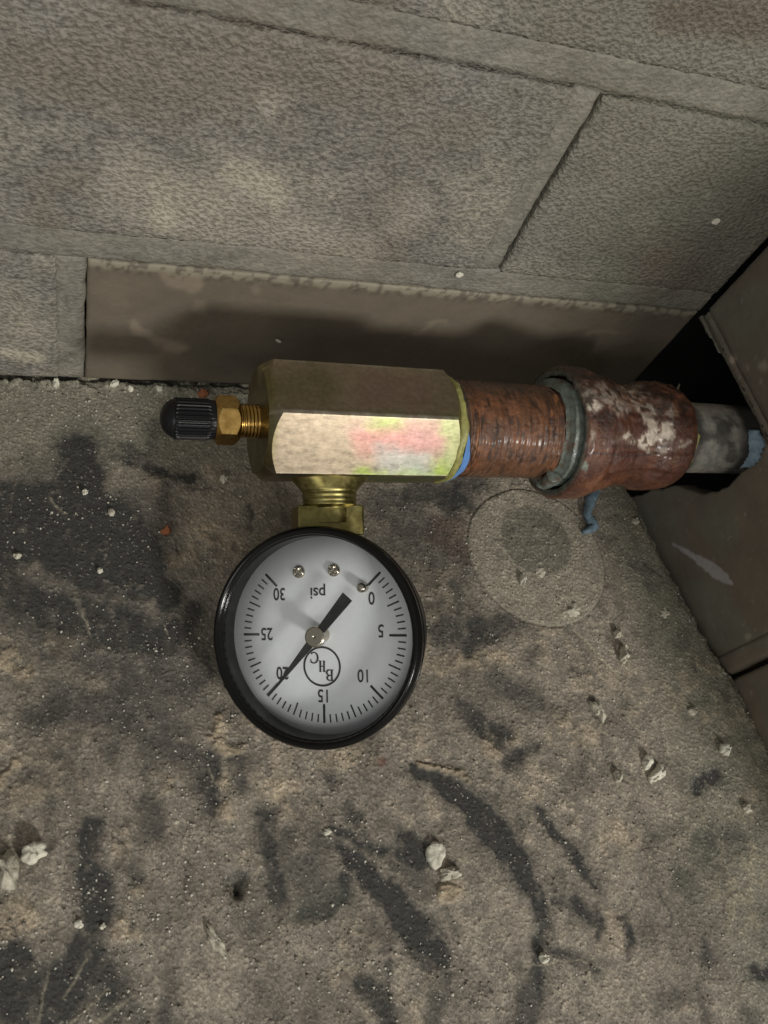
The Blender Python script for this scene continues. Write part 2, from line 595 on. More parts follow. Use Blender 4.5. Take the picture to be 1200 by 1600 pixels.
TAN = [
    (0.9, 12, [(0, 1025, 24), (30, 1045, 18)]), (0.5, 12, [(90, 1000, 22)]), (0.5, 10, [(150, 1075, 12)]),
    (0.7, 9, [(262, 870, 12), (300, 865, 10)]), (0.6, 10, [(310, 825, 12), (360, 850, 16)]),
    (0.55, 10, [(0, 1240, 22), (80, 1235, 14)]), (0.7, 9, [(250, 1225, 14), (290, 1232, 10)]),
    (0.7, 9, [(350, 1220, 8), (352, 1275, 12)]), (0.6, 8, [(190, 1310, 12), (195, 1340, 10)]),
    (0.7, 14, [(0, 1450, 22), (30, 1430, 24)]), (0.55, 12, [(210, 1400, 14), (200, 1450, 20)]),
    (0.6, 12, [(440, 1240, 22), (470, 1260, 20)]), (0.55, 12, [(560, 1180, 24), (520, 1190, 16)]),
    (0.7, 9, [(680, 1045, 8), (730, 1035, 12), (785, 1030, 8)]), (0.7, 9, [(770, 1170, 16), (800, 1150, 8)]),
    (0.5, 16, [(880, 1140, 22), (930, 1150, 10)]), (0.6, 10, [(660, 1195, 10), (720, 1215, 5)]),
    (0.45, 20, [(970, 1310, 26)]), (0.5, 10, [(705, 1395, 14)]), (0.4, 16, [(560, 1470, 26)]),
    (0.4, 16, [(700, 900, 16), (650, 1040, 14)]), (0.5, 10, [(345, 1130, 8), (375, 1160, 10), (345, 1150, 12)]),
    (0.5, 12, [(330, 740, 12)]), (0.35, 20, [(60, 1200, 40)]),
    (0.3, 20, [(960, 1450, 30)]), (0.4, 8, [(520, 1525, 8), (560, 1520, 6)]),
]
dark = np.zeros(len(P2))
core_off = np.c_[fbm(P2, 120, 3, 301), fbm(P2, 120, 3, 302)] - 0.5
for st, so, pl in DARK:
    halo = stroke(Q, [(x_, y_, w_ * 1.2 + 2) for x_, y_, w_ in pl], so * 2.6 + 5)
    core = stroke(Q + 5 * core_off, [(x_, y_, w_ * 0.8) for x_, y_, w_ in pl], so * 1.3 + 2)
    dark = np.maximum(dark, st * (0.55 * halo + 0.48 * core))
tan = np.zeros(len(P2))
for st, so, pl in TAN:
    tan = np.maximum(tan, st * stroke(Q, pl, so))
scuff = 0.55 + 0.9 * fbm(P2, 28, 4, 77)
dark = np.clip(dark * (1.0 - 0.30 * sstep(0.58, 0.78, mid)) * (0.92 + 0.60 * streak), 0, 0.96)
tan = tan * sstep(0.3, 0.6, mid + 0.1)
# free random grime away from the traced marks
tan = np.maximum(tan, 0.28 * sstep(0.50, 0.66, big) * sstep(0.45, 0.62, mid) * (1 - dark))
smudge = sstep(0.52, 0.68, fbm(P2, 15, 5, 91, 0.6)) * 0.38 + sstep(0.55, 0.7, fbm(P2, 48, 4, 191)) * 0.25
dark = np.maximum(dark, smudge * (PX[:, 1] > 800))
left_zone = sstep(330, 120, PX[:, 0]) * sstep(690, 760, PX[:, 1]) * sstep(1180, 1040, PX[:, 1])
dark = np.maximum(dark, left_zone * (0.35 + 0.3 * fbm(P2, 14, 3, 5)) * (1 - tan))
# smooth grey dust near the walls, browner crust in the open
grey = np.clip(sstep(930, 1010, PX[:, 0] + (PX[:, 1] - 900) * -0.28) + sstep(760, 680, PX[:, 1]), 0, 1)
C = np.tile(A(124, 116, 104), (len(P2), 1))
C = mixc(C, A(107, 104, 91), grey * 0.9)
C = mixc(C, A(156, 141, 118), tan * 0.85)
C = mixc(C, A(94, 89, 79), 0.5 * sstep(0.55, 0.35, mid) * (1 - grey * 0.6))
redm = 0.5 * stroke(Q, [(700, 835, 26), (720, 860, 14)], 16) + 0.8 * stroke(PX, [(597, 1190, 6)], 5)
C = mixc(C, A(92, 66, 54), np.clip(redm, 0, 1))
C = mixc(C, A(43, 43, 41), dark)
green = stroke(Q, [(480, 1430, 22), (530, 1400, 18)], 12) * 0.4 + 0.4 * stroke(Q, [(1060, 1310, 40), (1090, 1380, 30)], 24)
C = mixc(C, A(78, 80, 68), np.clip(green, 0, 1) * 0.6)
# pressed-in disc outline
dc = np.hypot(P2[:, 0] - 0.667, P2[:, 1] - 0.453) + 0.002 * (fbm(P2, 30, 2, 8) - 0.5)
ring = np.exp(-((dc - 0.1145) / 0.0016) ** 2)
disc = sstep(0.116, 0.113, dc)
din = np.hypot(P2[:, 0] - 0.672, P2[:, 1] - 0.478)
C = mixc(C, A(126, 121, 107), disc * 0.65)
C = mixc(C, A(84, 82, 72), sstep(0.062, 0.056, din) * 0.75)
C = mixc(C, A(60, 57, 50), ring * 0.6)
# thin scratches and hairline marks
for pl, st in [([(897, 985, .8), (925, 1012, .9), (958, 1050, .8)], 0.55), ([(160, 1480, 1), (200, 1560, 1)], -0.5),
               ([(690, 1000, .6), (684, 1035, .6)], .3), ([(100, 1560, 1.5), (135, 1500, 1.2)], .35),
               ([(110, 1600, 1.5), (170, 1545, 1.5)], .35), ([(60, 1600, 1.2), (75, 1520, 1.2)], .3),
               ([(820, 1510, .8), (905, 1500, .8), (960, 1520, .8)], .35), ([(150, 1600, 2), (210, 1555, 1)], .3)]:
    mk_ = stroke(PX + warp2 * 4, pl, 1.6)
    C = mixc(C, A(150, 142, 120) if st > 0 else A(50, 46, 40), mk_ * abs(st))
# random fine scratches and hair-thin scuffs in the dust
rs_ = np.random.default_rng(23)
for i in range(90):
    cx, cy = rs_.uniform(0, 1180), rs_.uniform(700, 1600)
    a_ = rs_.uniform(0, np.pi) if i % 3 else rs_.uniform(0.5, 1.2)
    L_ = rs_.uniform(8, 45); bnd = rs_.uniform(-0.5, 0.5)
    pl = [(cx + L_ * t * math.cos(a_ + bnd * t), cy + L_ * t * math.sin(a_ + bnd * t), 0.5 + 0.8 * (1 - abs(2 * t - 1))) for t in np.linspace(0, 1, 5)]
    m_ = stroke(PX + warp2 * 5, pl, 1.5)
    if i % 2:
        C = mixc(C, A(44, 42, 38), m_ * 0.6)
    else:
        C = mixc(C, A(158, 150, 130), m_ * 0.35)
# mineral speckle
sp = fbm(P2, 520, 2, 44, 0.7)
C = C * (1 + (0.55 * sstep(0.60, 0.78, sp) - 0.25 * sstep(0.40, 0.25, sp)) * (1 - 0.5 * dark))[:, None]
C = C * 1.17 * (0.70 + 0.60 * fine)[:, None] * (0.80 + 0.40 * RNG.random(len(C)))[:, None]
fl = (RNG.random(len(C)) < 0.006 * (1 + 3 * sstep(0.55, 0.7, fbm(P2, 30, 3, 410))))
C = np.where(fl[:, None], C * 0.3 + np.array([0.30, 0.285, 0.24]), C)
Z = 0.0035 * (big - 0.5) + 0.0022 * (mid - 0.5) * (1 - 0.5 * dark) * (1 - 0.5 * grey) + 0.0014 * (fine - 0.5) * (1 - 0.65 * dark)
Z += 0.0022 * tan * sstep(0.3, 0.7, fbm(P2, 120, 3, 55)) - 0.0016 * dark
Z += 0.0016 * sstep(0.62, 0.8, sp)
Z -= 0.0010 * stroke(PX + warp2 * 5, [(897, 985, 1), (925, 1012, 1), (958, 1050, 1)], 1.5)
Z += disc * 0.0012 - ring * 0.0014
pit = np.exp(-(np.hypot(PX[:, 0] - 371, PX[:, 1] - 1380) / 15) ** 2)
Z -= 0.012 * pit
pit2 = np.exp(-(np.hypot(PX[:, 0] - 372, PX[:, 1] - 1396) / 7) ** 2)
Z -= 0.008 * pit2
C = mixc(C, A(30, 28, 25), np.clip(pit2 * 1.1, 0, 1))
# raised lips beside the gouged smears
lip = np.zeros(len(P2))
for pl in ([(650, 1192, 2), (700, 1206, 2), (735, 1220, 1)], [(700, 1400, 14)], [(30, 1190, 3), (0, 1235, 3)],
           [(340, 1118, 5), (332, 1150, 5), (350, 1172, 4), (380, 1168, 4)]):
    lip = np.maximum(lip, stroke(Q, pl, 5))
Z += 0.003 * lip * (0.4 + fine)
C = mixc(C, A(158, 142, 116), lip * 0.5)
near_edge = sstep(0.02, 0.0, (edge_x(P2[:, 1]) - P2[:, 0]))
Z -= 0.003 * near_edge ** 4
Z -= 0.008 * sstep(0.744, 0.753, P2[:, 1] + 0.010 * (fbm(P2, 55, 3, 88) - 0.5))
Z += 0.005 * sstep(0.5, 0.7, fbm(P2, 70, 3, 89)) * sstep(0.722, 0.742, P2[:, 1])
FZ = Z.reshape(len(xs), len(ys))
V = np.c_[P2, Z]
nx, ny = len(xs), len(ys)
Fc = gridfaces(nx, ny)
# drop along the ragged right edge gives the slab its thickness
last = np.arange((nx - 1) * ny, nx * ny)
sk = V[last].copy(); sk[:, 2] -= 0.10; sk[:, 0] += 0.001
V2 = np.vstack([V, sk]); C2 = np.vstack([C, C[last] * 0.8])
a_ = last[:-1]; b_ = last[1:]; off = nx * ny
sf = np.c_[a_, b_, off + np.arange(1, ny), off + np.arange(ny - 1)]
Fc = np.vstack([Fc, sf])[:, ::-1]
floor = mk("floor", V2, Fc, m_floor, None, True, C2, 'structure', (0.4, 0.2, 0))


def fz(x, y):
    i = int(np.clip(np.searchsorted(xs, x), 0, nx - 1)); j = int(np.clip(np.searchsorted(ys, y), 0, ny - 1))
    return float(FZ[i, j])


# ------------------------------------------------------------------ brick builder
def brick(parent, mat, axis, a0, a1, z0, z1, face, color_fn, step=0.005, depth=0.03, rnd=0.006, rough=0.0010,
          hole=None, name="brick", seed=0, wob=0.0015):
    """front face grid with rounded arrises and sides; axis 'x' = back wall, 'y' = right wall"""
    na = max(6, int((a1 - a0) / step)); nz = max(6, int((z1 - z0) / step))
    ua = np.concatenate([[a0, a0, a0 + rnd * 0.3, a0 + rnd], np.linspace(a0 + rnd * 1.8, a1 - rnd * 1.8, na), [a1 - rnd, a1 - rnd * 0.3, a1, a1]])
    uz = np.concatenate([[z0, z0, z0 + rnd * 0.3, z0 + rnd], np.linspace(z0 + rnd * 1.8, z1 - rnd * 1.8, nz), [z1 - rnd, z1 - rnd * 0.3, z1, z1]])

    def prof(n):
        d = np.zeros(n); d[0] = d[-1] = depth; d[1] = d[-2] = rnd * 0.8; d[2] = d[-3] = rnd * 0.25; d[3] = d[-4] = rnd * 0.04
        return d
    AA, ZZ = np.meshgrid(ua, uz, indexing='ij')
    D = np.maximum(prof(len(ua))[:, None], prof(len(uz))[None, :])
    sh = AA.shape
    a = AA.ravel(); z = ZZ.ravel(); d = D.ravel()
    pp = np.c_[a, z]
    ed_ = np.minimum(np.minimum(a - a0, a1 - a), np.minimum(z - z0, z1 - z))
    jig = sstep(0.02, 0.0, ed_)
    a = a + wob * 2 * (fbm(pp, 40, 3, seed + 3) - 0.5) * jig
    z = z + wob * 2 * (fbm(pp, 40, 3, seed + 9) - 0.5) * jig
    d = d - rough * (fbm(pp, 160, 3, seed + 12) - 0.5) * 2 - rough * 2 * (fbm(pp, 14, 3, seed + 15) - 0.5)
    if axis == 'x':
        V = np.c_[a, face + d, z]
    else:
        V = np.c_[rwx(a) + d + (face), a, z]
    C = color_fn(V, pp)
    Fq = gridfaces(*sh)
    if hole is not None:
        cen = pp[Fq].mean(1)
        ins = inpoly(cen, hole)
        Fq = Fq[~ins]
        # pull rim vertices onto the hole outline
        cnt = np.zeros(len(V), int); np.add.at(cnt, Fq.ravel(), 1)
        full = np.zeros(len(V), int); np.add.at(full, gridfaces(*sh).ravel(), 1)
        rim = np.where((cnt > 0) & (cnt < full))[0]
        hp = np.asarray(hole)
        for i in rim:
            q = np.array([a[i], z[i]])
            A_ = hp; B_ = np.roll(hp, -1, 0); AB = B_ - A_
            t = np.clip(((q - A_) * AB).sum(1) / np.maximum((AB * AB).sum(1), 1e-12), 0, 1)
            W = A_ + AB * t[:, None]
            k = np.argmin(((W - q) ** 2).sum(1))
            if ((W[k] - q) ** 2).sum() < (2.2 * step) ** 2:
                V[i, 1 if axis == 'y' else 0] = W[k, 0]; V[i, 2] = W[k, 1]
                if axis == 'y':
                    V[i, 0] = rwx(W[k, 0]) + face + 0.001
        # rim drop: thickness of the broken edge
        ed2 = {}
        for f in Fq[np.isin(Fq, rim).any(1)]:
            for q in range(4):
                e1, e2 = int(f[q]), int(f[(q + 1) % 4])
                ed2[(e1, e2)] = 1
        rs = set(rim.tolist())
        be = [(p, q) for (p, q) in ed2 if (q, p) not in ed2 and p in rs and q in rs]
        ids = sorted({p for e_ in be for p in e_})
        mp = {p: len(V) + k for k, p in enumerate(ids)}
        N2 = V[ids].copy(); N2[:, 0] += 0.035 + 0.012 * (fbm(N2[:, 1:], 80, 3, 4) - 0.5)
        N2[:, 1] += 0.004 * (fbm(N2[:, 1:], 120, 2, 14) - 0.5)
        V = np.vstack([V, N2]); C = np.vstack([C, C[ids] * 0.75])
        Fq = np.vstack([Fq, np.array([[q, p, mp[p], mp[q]] for p, q in be])])
        use = np.zeros(len(V), bool); use[Fq.ravel()] = True
        re = np.cumsum(use) - 1
        V = V[use]; C = C[use]; Fq = re[Fq]
    ob = mk(name, V, Fq, mat, parent, True, C)
    return ob


def paint_back(V, pp):
    px = to_px(V)
    n = len(V)
    C = np.tile(A(111, 107, 100), (n, 1))
    b = fbm(pp, 8, 4, 101)
    C = mixc(C, A(136, 131, 117), sstep(0.5, 0.68, b) * 0.6)
    b2 = fbm(pp, 34, 4, 131)
    C = C * (0.86 + 0.28 * b2)[:, None]
    dots = fbm(pp, 190, 2, 141)
    C = C * (1 - 0.34 * sstep(0.64, 0.74, dots) + 0.18 * sstep(0.34, 0.24, dots))[:, None]
    C = mixc(C, A(104, 97, 85), sstep(0.5, 0.3, b) * 0.6)
    pxw = px + 26 * (np.c_[fbm(pp, 35, 3, 7), fbm(pp, 35, 3, 8)] - 0.5)
    for pl, s_, so in [([(370, 265, 14), (430, 300, 18)], 0.7, 22), ([(250, 330, 12), (262, 350, 10)], 0.6, 16),
                       ([(200, 290, 40), (420, 360, 40), (560, 400, 20)], 0.4, 40), ([(640, 330, 30)], 0.3, 30),
                       ([(10, 552, 7), (60, 560, 4)], 0.9, 8), ([(1000, 345, 18), (1020, 375, 8)], 0.35, 14),
                       ([(420, 160, 16)], 0.35, 20), ([(60, 520, 30)], .2, 30)]:
        C = mixc(C, A(158, 152, 136), s_ * stroke(pxw, pl, so))
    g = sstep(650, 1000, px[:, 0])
    C = mixc(C, A(102, 100, 88), g * 0.7)  # shade toward the side wall, put into the paint colour
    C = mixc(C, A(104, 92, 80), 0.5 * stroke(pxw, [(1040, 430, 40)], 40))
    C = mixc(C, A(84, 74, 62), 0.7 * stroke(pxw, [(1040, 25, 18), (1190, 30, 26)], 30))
    return C


def paint_brown(V, pp):
    px = to_px(V)
    C = np.tile(A(94, 86, 74), (len(V), 1))
    pxw = px + 30 * (np.c_[fbm(pp, 30, 3, 7), fbm(pp, 30, 3, 8)] - 0.5)
    for pl, s_, so in [([(215, 512, 10), (240, 530, 6), (290, 543, 3)], .55, 9), ([(270, 435, 12), (300, 442, 10)], .5, 9),
                       ([(315, 480, 8)], .35, 9), ([(400, 455, 8)], .3, 8), ([(180, 450, 20)], .15, 20),
                       ([(690, 505, 3), (650, 520, 3)], .25, 5), ([(960, 520, 3), (920, 528, 3)], .25, 5)]:
        C = mixc(C, A(136, 124, 108), s_ * stroke(pxw, pl, so))
    frac = sstep(0.222, 0.231, pp[:, 1] + 0.010 * (fbm(pp, 60, 4, 3) - 0.5))
    C = mixc(C, A(126, 120, 104), frac * 0.9)
    rag = sstep(0.5, 0.62, fbm(pp, 150, 3, 19)) * sstep(0.212, 0.228, pp[:, 1])
    C = mixc(C, A(60, 52, 44), rag * 0.6)
    return C


def paint_right(V, pp):
    px = to_px(V)
    C = np.tile(A(100, 91, 79), (len(V), 1))
    b = fbm(pp, 9, 3, 4)
    C = mixc(C, A(102, 101, 89), sstep(0.45, 0.6, b) * 0.7)
    C = mixc(C, A(150, 145, 145), 0.9 * stroke(px + 5 * (np.c_[fbm(pp, 200, 3, 7), fbm(pp, 200, 3, 8)] - 0.5),
                                                [(1051, 849, 1.5), (1085, 870, 4), (1112, 888, 9), (1128, 900, 8), (1142, 912, 3)], 1.5))
    for pl, s_ in [([(1145, 562, 5)], .7), ([(1192, 572, 7)], .4), ([(1162, 704, 2)], .8), ([(1169, 994, 4)], .4), ([(1168, 575, 3)], .4)]:
        C = mixc(C, A(160, 148, 132), s_ * stroke(px, pl, 3))
    C = C * (0.88 + 0.22 * fbm(pp, 30, 4, 31))[:, None]
    C = mixc(C, A(140, 134, 120), 0.5 * sstep(0.82, 0.88, fbm(pp, 130, 2, 33)))
    return C


# ------------------------------------------------------------------ back wall
bw = empty("brick_wall", (0.2, 0.76, 0), "grey stipple-painted brick wall rising behind the gauge, with one smooth brown brick", "wall")
XL = -0.95
CR = 0.916
rows = [(0.010, 0.237), (0.279, 0.547), (0.587, 0.857), (0.897, 1.165)]
joints0 = [[(XL, -0.004), (0.029, CR)], [(XL, -0.52), (-0.485, 0.514), (0.548, CR)], [(XL, -0.004), (0.030, CR)], [(XL, -0.52), (-0.485, 0.514), (0.548, CR)]]
k = 0
for (z0, z1), segs in zip(rows, joints0):
    for (a0, a1) in segs:
        k += 1
        brown = (z0 < 0.02 and a0 > 0)
        st = 0.0030 if z0 < 0.5 else 0.006
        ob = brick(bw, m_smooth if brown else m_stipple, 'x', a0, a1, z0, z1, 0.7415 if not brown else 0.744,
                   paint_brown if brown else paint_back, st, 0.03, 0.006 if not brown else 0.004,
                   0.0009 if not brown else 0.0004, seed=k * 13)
        if brown:
            ob['label'] = "smooth brown painted brick in the bottom course"


def paint_mortar(V, pp):
    C = paint_back(V, pp)
    b = fbm(pp, 30, 4, 71)
    C = mixc(C, A(117, 114, 103), 0.3 + 0.5 * sstep(0.45, 0.65, b)) * 0.96
    C = C * (0.78 + 0.44 * fbm(pp, 120, 4, 72))[:, None]
    return C


# mortar courses, struck nearly flush, a fine open line left above and beside each brick
for q, zz in enumerate([(0.2400, 0.2850), (0.5510, 0.5925), (0.861, 0.9025), (1.17, 1.21)]):
    brick(bw, m_mortar, 'x', XL, CR - 0.001, zz[0], zz[1], 0.7424, paint_mortar, 0.0045, 0.03, 0.005, 0.0014, name="mortar_joint", seed=200 + q, wob=0.0022)
for q, (a0, a1, z0, z1) in enumerate([(-0.0085, 0.0278, 0.010, 0.2405), (0.5090, 0.5445, 0.280, 0.5515), (-0.0085, 0.028, 0.5885, 0.861),
                                      (-0.5195, -0.4900, 0.280, 0.5515), (0.5145, 0.5425, 0.898, 1.169)]):
    brick(bw, m_mortar, 'x', a0, a1, z0, z1, 0.7428, paint_mortar, 0.0045, 0.03, 0.007, 0.0018, name="mortar_joint", seed=230 + q, wob=0.002)


def boxv(x0, x1, y0, y1, z0, z1):
    v = [(x, y, z) for x in (x0, x1) for y in (y0, y1) for z in (z0, z1)]
    f = [(0, 1, 3, 2), (4, 6, 7, 5), (0, 4, 5, 1), (2, 3, 7, 6), (0, 2, 6, 4), (1, 5, 7, 3)]
    return v, f


v_, f_ = boxv(XL, 0.905, 0.768, 0.83, -0.1, 1.21)
mk("wall_core", v_, f_, m_void, bw)

# ------------------------------------------------------------------ right wall with the broken hole
rw = empty("side_wall", (0.95, 0.4, 0), "dark smooth painted wall at the right, with a jagged hole where the pipe enters", "wall")
hole_px = [(1088, 490), (1097, 507), (1104, 522), (1114, 534), (1121, 549), (1131, 560), (1137, 572), (1147, 583), (1152, 596),
           (1160, 603), (1161, 611), (1168, 618), (1171, 630), (1178, 640), (1181, 652), (1187, 664), (1188, 676), (1183, 694), (1174, 706), (1166, 718),
           (1160, 732), (1149, 747), (1138, 758), (1124, 766), (1104, 771), (1084, 768), (1066, 761), (1048, 759), (1034, 765), (1018, 766), (1003, 772), (990, 777)]
hole = [on_right(p)[1:] for p in hole_px]
hole = [(float(q[0]), float(q[1])) for q in hole]
hole2 = []
for i in range(len(hole) - 1):
    for t in (0, 0.34, 0.67):
        hole2.append((hole[i][0] + (hole[i + 1][0] - hole[i][0]) * t + random.uniform(-.0014, .0014),
                      hole[i][1] + (hole[i + 1][1] - hole[i][1]) * t + random.uniform(-.0014, .0014)))
hole2 += [hole[-1], (0.66, -0.2), (0.78, -0.2), (0.78, 0.255)]
brick(rw, m_smooth, 'y', 0.2450, 0.742, -0.10, 0.2340, 0.0, paint_right, 0.0022, 0.05, 0.004, 0.0003, hole=hole2, seed=301)
brick(rw, m_smooth, 'y', -0.24, 0.2355, -0.10, 0.2340, 0.001, paint_right, 0.005, 0.03, 0.005, 0.0004, seed=302)
brick(rw, m_smooth, 'y', -0.24, 0.738, 0.2350, 0.2500, 0.0012, paint_right, 0.004, 0.03, 0.005, 0.0014, name="mortar_joint", seed=303)
brick(rw, m_smooth, 'y', 0.2450, 0.2740, -0.10, 0.2335, -0.0035, paint_right, 0.004, 0.03, 0.006, 0.0006, name="mortar_joint", seed=304)
brick(rw, m_smooth, 'y', -0.24, 0.739, 0.2510, 0.547, -0.001, paint_right, 0.005, 0.03, 0.006, 0.0006, seed=305)
brick(rw, m_smooth, 'y', -0.24, 0.738, 0.5475, 0.5865, 0.0012, paint_right, 0.006, 0.03, 0.005, 0.0014, name="mortar_joint", seed=306)
brick(rw, m_smooth, 'y', -0.24, 0.739, 0.5875, 0.857, -0.001, paint_right, 0.008, 0.03, 0.006, 0.0006, seed=307)
# cavity behind the hole, closed box with an open front
cv = np.array([(x, y, z) for x in (0.0, 0.5) for y in (-0.24, 0.95) for z in (-0.25, 0.86)], float)
cv[:4, 0] = [rwx(y) + 0.045 for y in cv[:4, 1]]
cv[4:, 0] += 0.97
mk("wall_cavity", cv, [(4, 5, 7, 6), (0, 4, 6, 2), (1, 3, 7, 5), (0, 1, 5, 4), (2, 6, 7, 3)], m_void, rw)
# low rubble bed seen under the slab edge and in the gap
#@@ASSEMBLY
# ------------------------------------------------------------------ the gauge assembly
y0, z0 = 0.5468628706804967, 0.1911791665605107
_v = np.array([-y0, 1 - z0]); _v /= np.linalg.norm(_v)
v3 = np.array([0, _v[0], _v[1]])                 # towards the camera side
d3 = np.array([0, -_v[1], _v[0]])
if d3[2] > 0: d3 = -d3


def axis_pt(x):
    x = np.asarray(x, float)
    k_ = (-.0077 + (x - .13) * .0149)
    return np.stack([x, y0 + d3[1] * k_, z0 + d3[2] * k_], -1)


ex = axis_pt(1.0) - axis_pt(0.0); ex /= np.linalg.norm(ex)
dd = np.cross(v3, ex); dd /= np.linalg.norm(dd)
if dd @ d3 < 0: dd = -dd
vv = np.cross(ex, dd)
if vv @ v3 < 0: vv = -vv


def lathe(prof, O, ax, e1, e2, seg=64, fr=None):
    """prof = list of (t along axis, radius); fr(T, TH, RR) -> radius"""
    prof = np.asarray(prof, float)
    th = np.linspace(0, 2 * np.pi, seg, endpoint=False)
    T, TH = np.meshgrid(prof[:, 0], th, indexing='ij')
    RR = np.repeat(prof[:, 1][:, None], seg, 1)
    if fr is not None:
        r2 = fr(T, TH, RR)
        if isinstance(r2, tuple): T, RR = r2
        else: RR = r2
    V = (np.asarray(O)[None, :] + T.ravel()[:, None] * ax + (RR * np.cos(TH)).ravel()[:, None] * e1 + (RR * np.sin(TH)).ravel()[:, None] * e2)
    return V, gridfaces(len(prof), seg, True), T.ravel(), TH.ravel()


def resample(prof, n):
    p = np.asarray(prof, float)
    d = np.r_[0, np.cumsum(np.hypot(*np.diff(p, axis=0).T))]
    s = np.linspace(0, d[-1], n)
    return np.c_[np.interp(s, d, p[:, 0]), np.interp(s, d, p[:, 1])]


asm = empty("pressure_gauge_assembly", axis_pt(0.35), "pressure gauge on plated hex fitting, screwed to rusty pipe nipple leaving the wall hole", "pressure gauge")
C0 = axis_pt(0.0)

# --- hex body
hexa = math.radians(-21)
APO = 0.0775 * math.cos(math.radians(30))


def hex_r(th, apo, a0, rnd=0.012):
    q = (th - a0) % (math.pi / 3) - math.pi / 6
    r = apo / np.cos(q)
    rm = apo / math.cos(math.pi / 6)
    return np.minimum(r, rm * (1 - rnd))


def hexprism(x0, x1, apo, a0, ch=0.9, kk=1.6, seg=240, nmid=60):
    th = np.linspace(0, 2 * np.pi, seg, endpoint=False)
    rh = hex_r(th, apo, a0)
    rc = apo * ch
    dx = (rh - rc) / kk
    rings = []
    rings.append((np.full(seg, x0), np.full(seg, 0.0001)))
    rings.append((np.full(seg, x0), np.full(seg, rc * 0.62)))
    rings.append((np.full(seg, x0), np.full(seg, rc)))
    for t in (0.5, 1.0):
        rings.append((x0 + dx * t, rc + (rh - rc) * t))
    for t in np.linspace(0, 1, nmid)[1:-1]:
        rings.append(((x0 + dx) * (1 - t) + (x1 - dx) * t, rh))
    for t in (1.0, 0.5):
        rings.append((x1 - dx * t, rc + (rh - rc) * t))
    rings.append((np.full(seg, x1), np.full(seg, rc)))
    rings.append((np.full(seg, x1), np.full(seg, 0.0001)))
    T = np.array([r[0] for r in rings]); RR = np.array([r[1] for r in rings]); TH = np.repeat(th[None, :], len(rings), 0)
    V = (C0[None, :] + T.ravel()[:, None] * ex + (RR * np.cos(TH)).ravel()[:, None] * dd + (RR * np.sin(TH)).ravel()[:, None] * vv)
    return V, gridfaces(len(rings), seg, True), T.ravel(), TH.ravel()


V, Fq, T, TH = hexprism(0.213, 0.452, APO, hexa, 0.93, 1.1)
pq = np.c_[T, np.cos(TH) * 0.08, np.sin(TH) * 0.08]
n1 = fbm(pq, 22, 4, 5); n2 = fbm(pq, 150, 3, 9)
f = (T - 0.21) / 0.24
Cz = np.tile(np.array([0.40, 0.325, 0.235]), (len(V), 1))
pxv = to_px(V) + 12 * (np.c_[fbm(pq, 160, 3, 11), fbm(pq, 160, 3, 12)] - 0.5) + 30 * (np.c_[fbm(pq, 40, 3, 1), fbm(pq, 40, 3, 2)] - 0.5)
upf = sstep(0.2, 0.6, np.sin(TH))
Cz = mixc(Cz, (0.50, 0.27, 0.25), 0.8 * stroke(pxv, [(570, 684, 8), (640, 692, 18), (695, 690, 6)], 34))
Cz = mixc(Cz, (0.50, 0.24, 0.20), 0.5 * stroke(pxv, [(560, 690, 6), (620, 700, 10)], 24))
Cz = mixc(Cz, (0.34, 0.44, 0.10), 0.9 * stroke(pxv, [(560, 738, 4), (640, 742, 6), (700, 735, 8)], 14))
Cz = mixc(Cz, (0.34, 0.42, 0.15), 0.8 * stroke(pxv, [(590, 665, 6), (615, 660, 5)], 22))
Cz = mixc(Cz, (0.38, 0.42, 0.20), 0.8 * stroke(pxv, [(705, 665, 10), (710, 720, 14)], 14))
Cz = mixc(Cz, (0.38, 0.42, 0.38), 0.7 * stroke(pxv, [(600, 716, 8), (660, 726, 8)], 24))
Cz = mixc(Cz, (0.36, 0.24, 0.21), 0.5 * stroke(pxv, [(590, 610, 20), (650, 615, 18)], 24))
Cz = mixc(Cz, (0.24, 0.21, 0.10), 0.6 * stroke(pxv, [(440, 600, 18), (500, 600, 22)], 20))
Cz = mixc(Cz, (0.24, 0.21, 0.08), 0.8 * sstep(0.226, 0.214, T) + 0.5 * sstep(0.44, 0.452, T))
edg = (TH - hexa) % (math.pi / 3); edg = np.minimum(edg, math.pi / 3 - edg)
Cz = mixc(Cz, (0.62, 0.56, 0.42), sstep(0.045, 0.012, edg) * (0.25 + 0.75 * sstep(0.42, 0.6, fbm(pq, 120, 3, 19))))
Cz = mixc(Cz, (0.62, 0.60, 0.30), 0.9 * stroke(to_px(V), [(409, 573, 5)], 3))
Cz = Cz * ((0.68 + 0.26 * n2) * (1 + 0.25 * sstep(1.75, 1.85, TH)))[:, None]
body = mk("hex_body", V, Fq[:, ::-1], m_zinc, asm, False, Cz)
sharp(body, 14)
# dents and worn bright nicks on the plating
for (px_, py_, sz) in []:
    pass

# --- yellow-green dope ring, blue tape and threads at the right end of the body


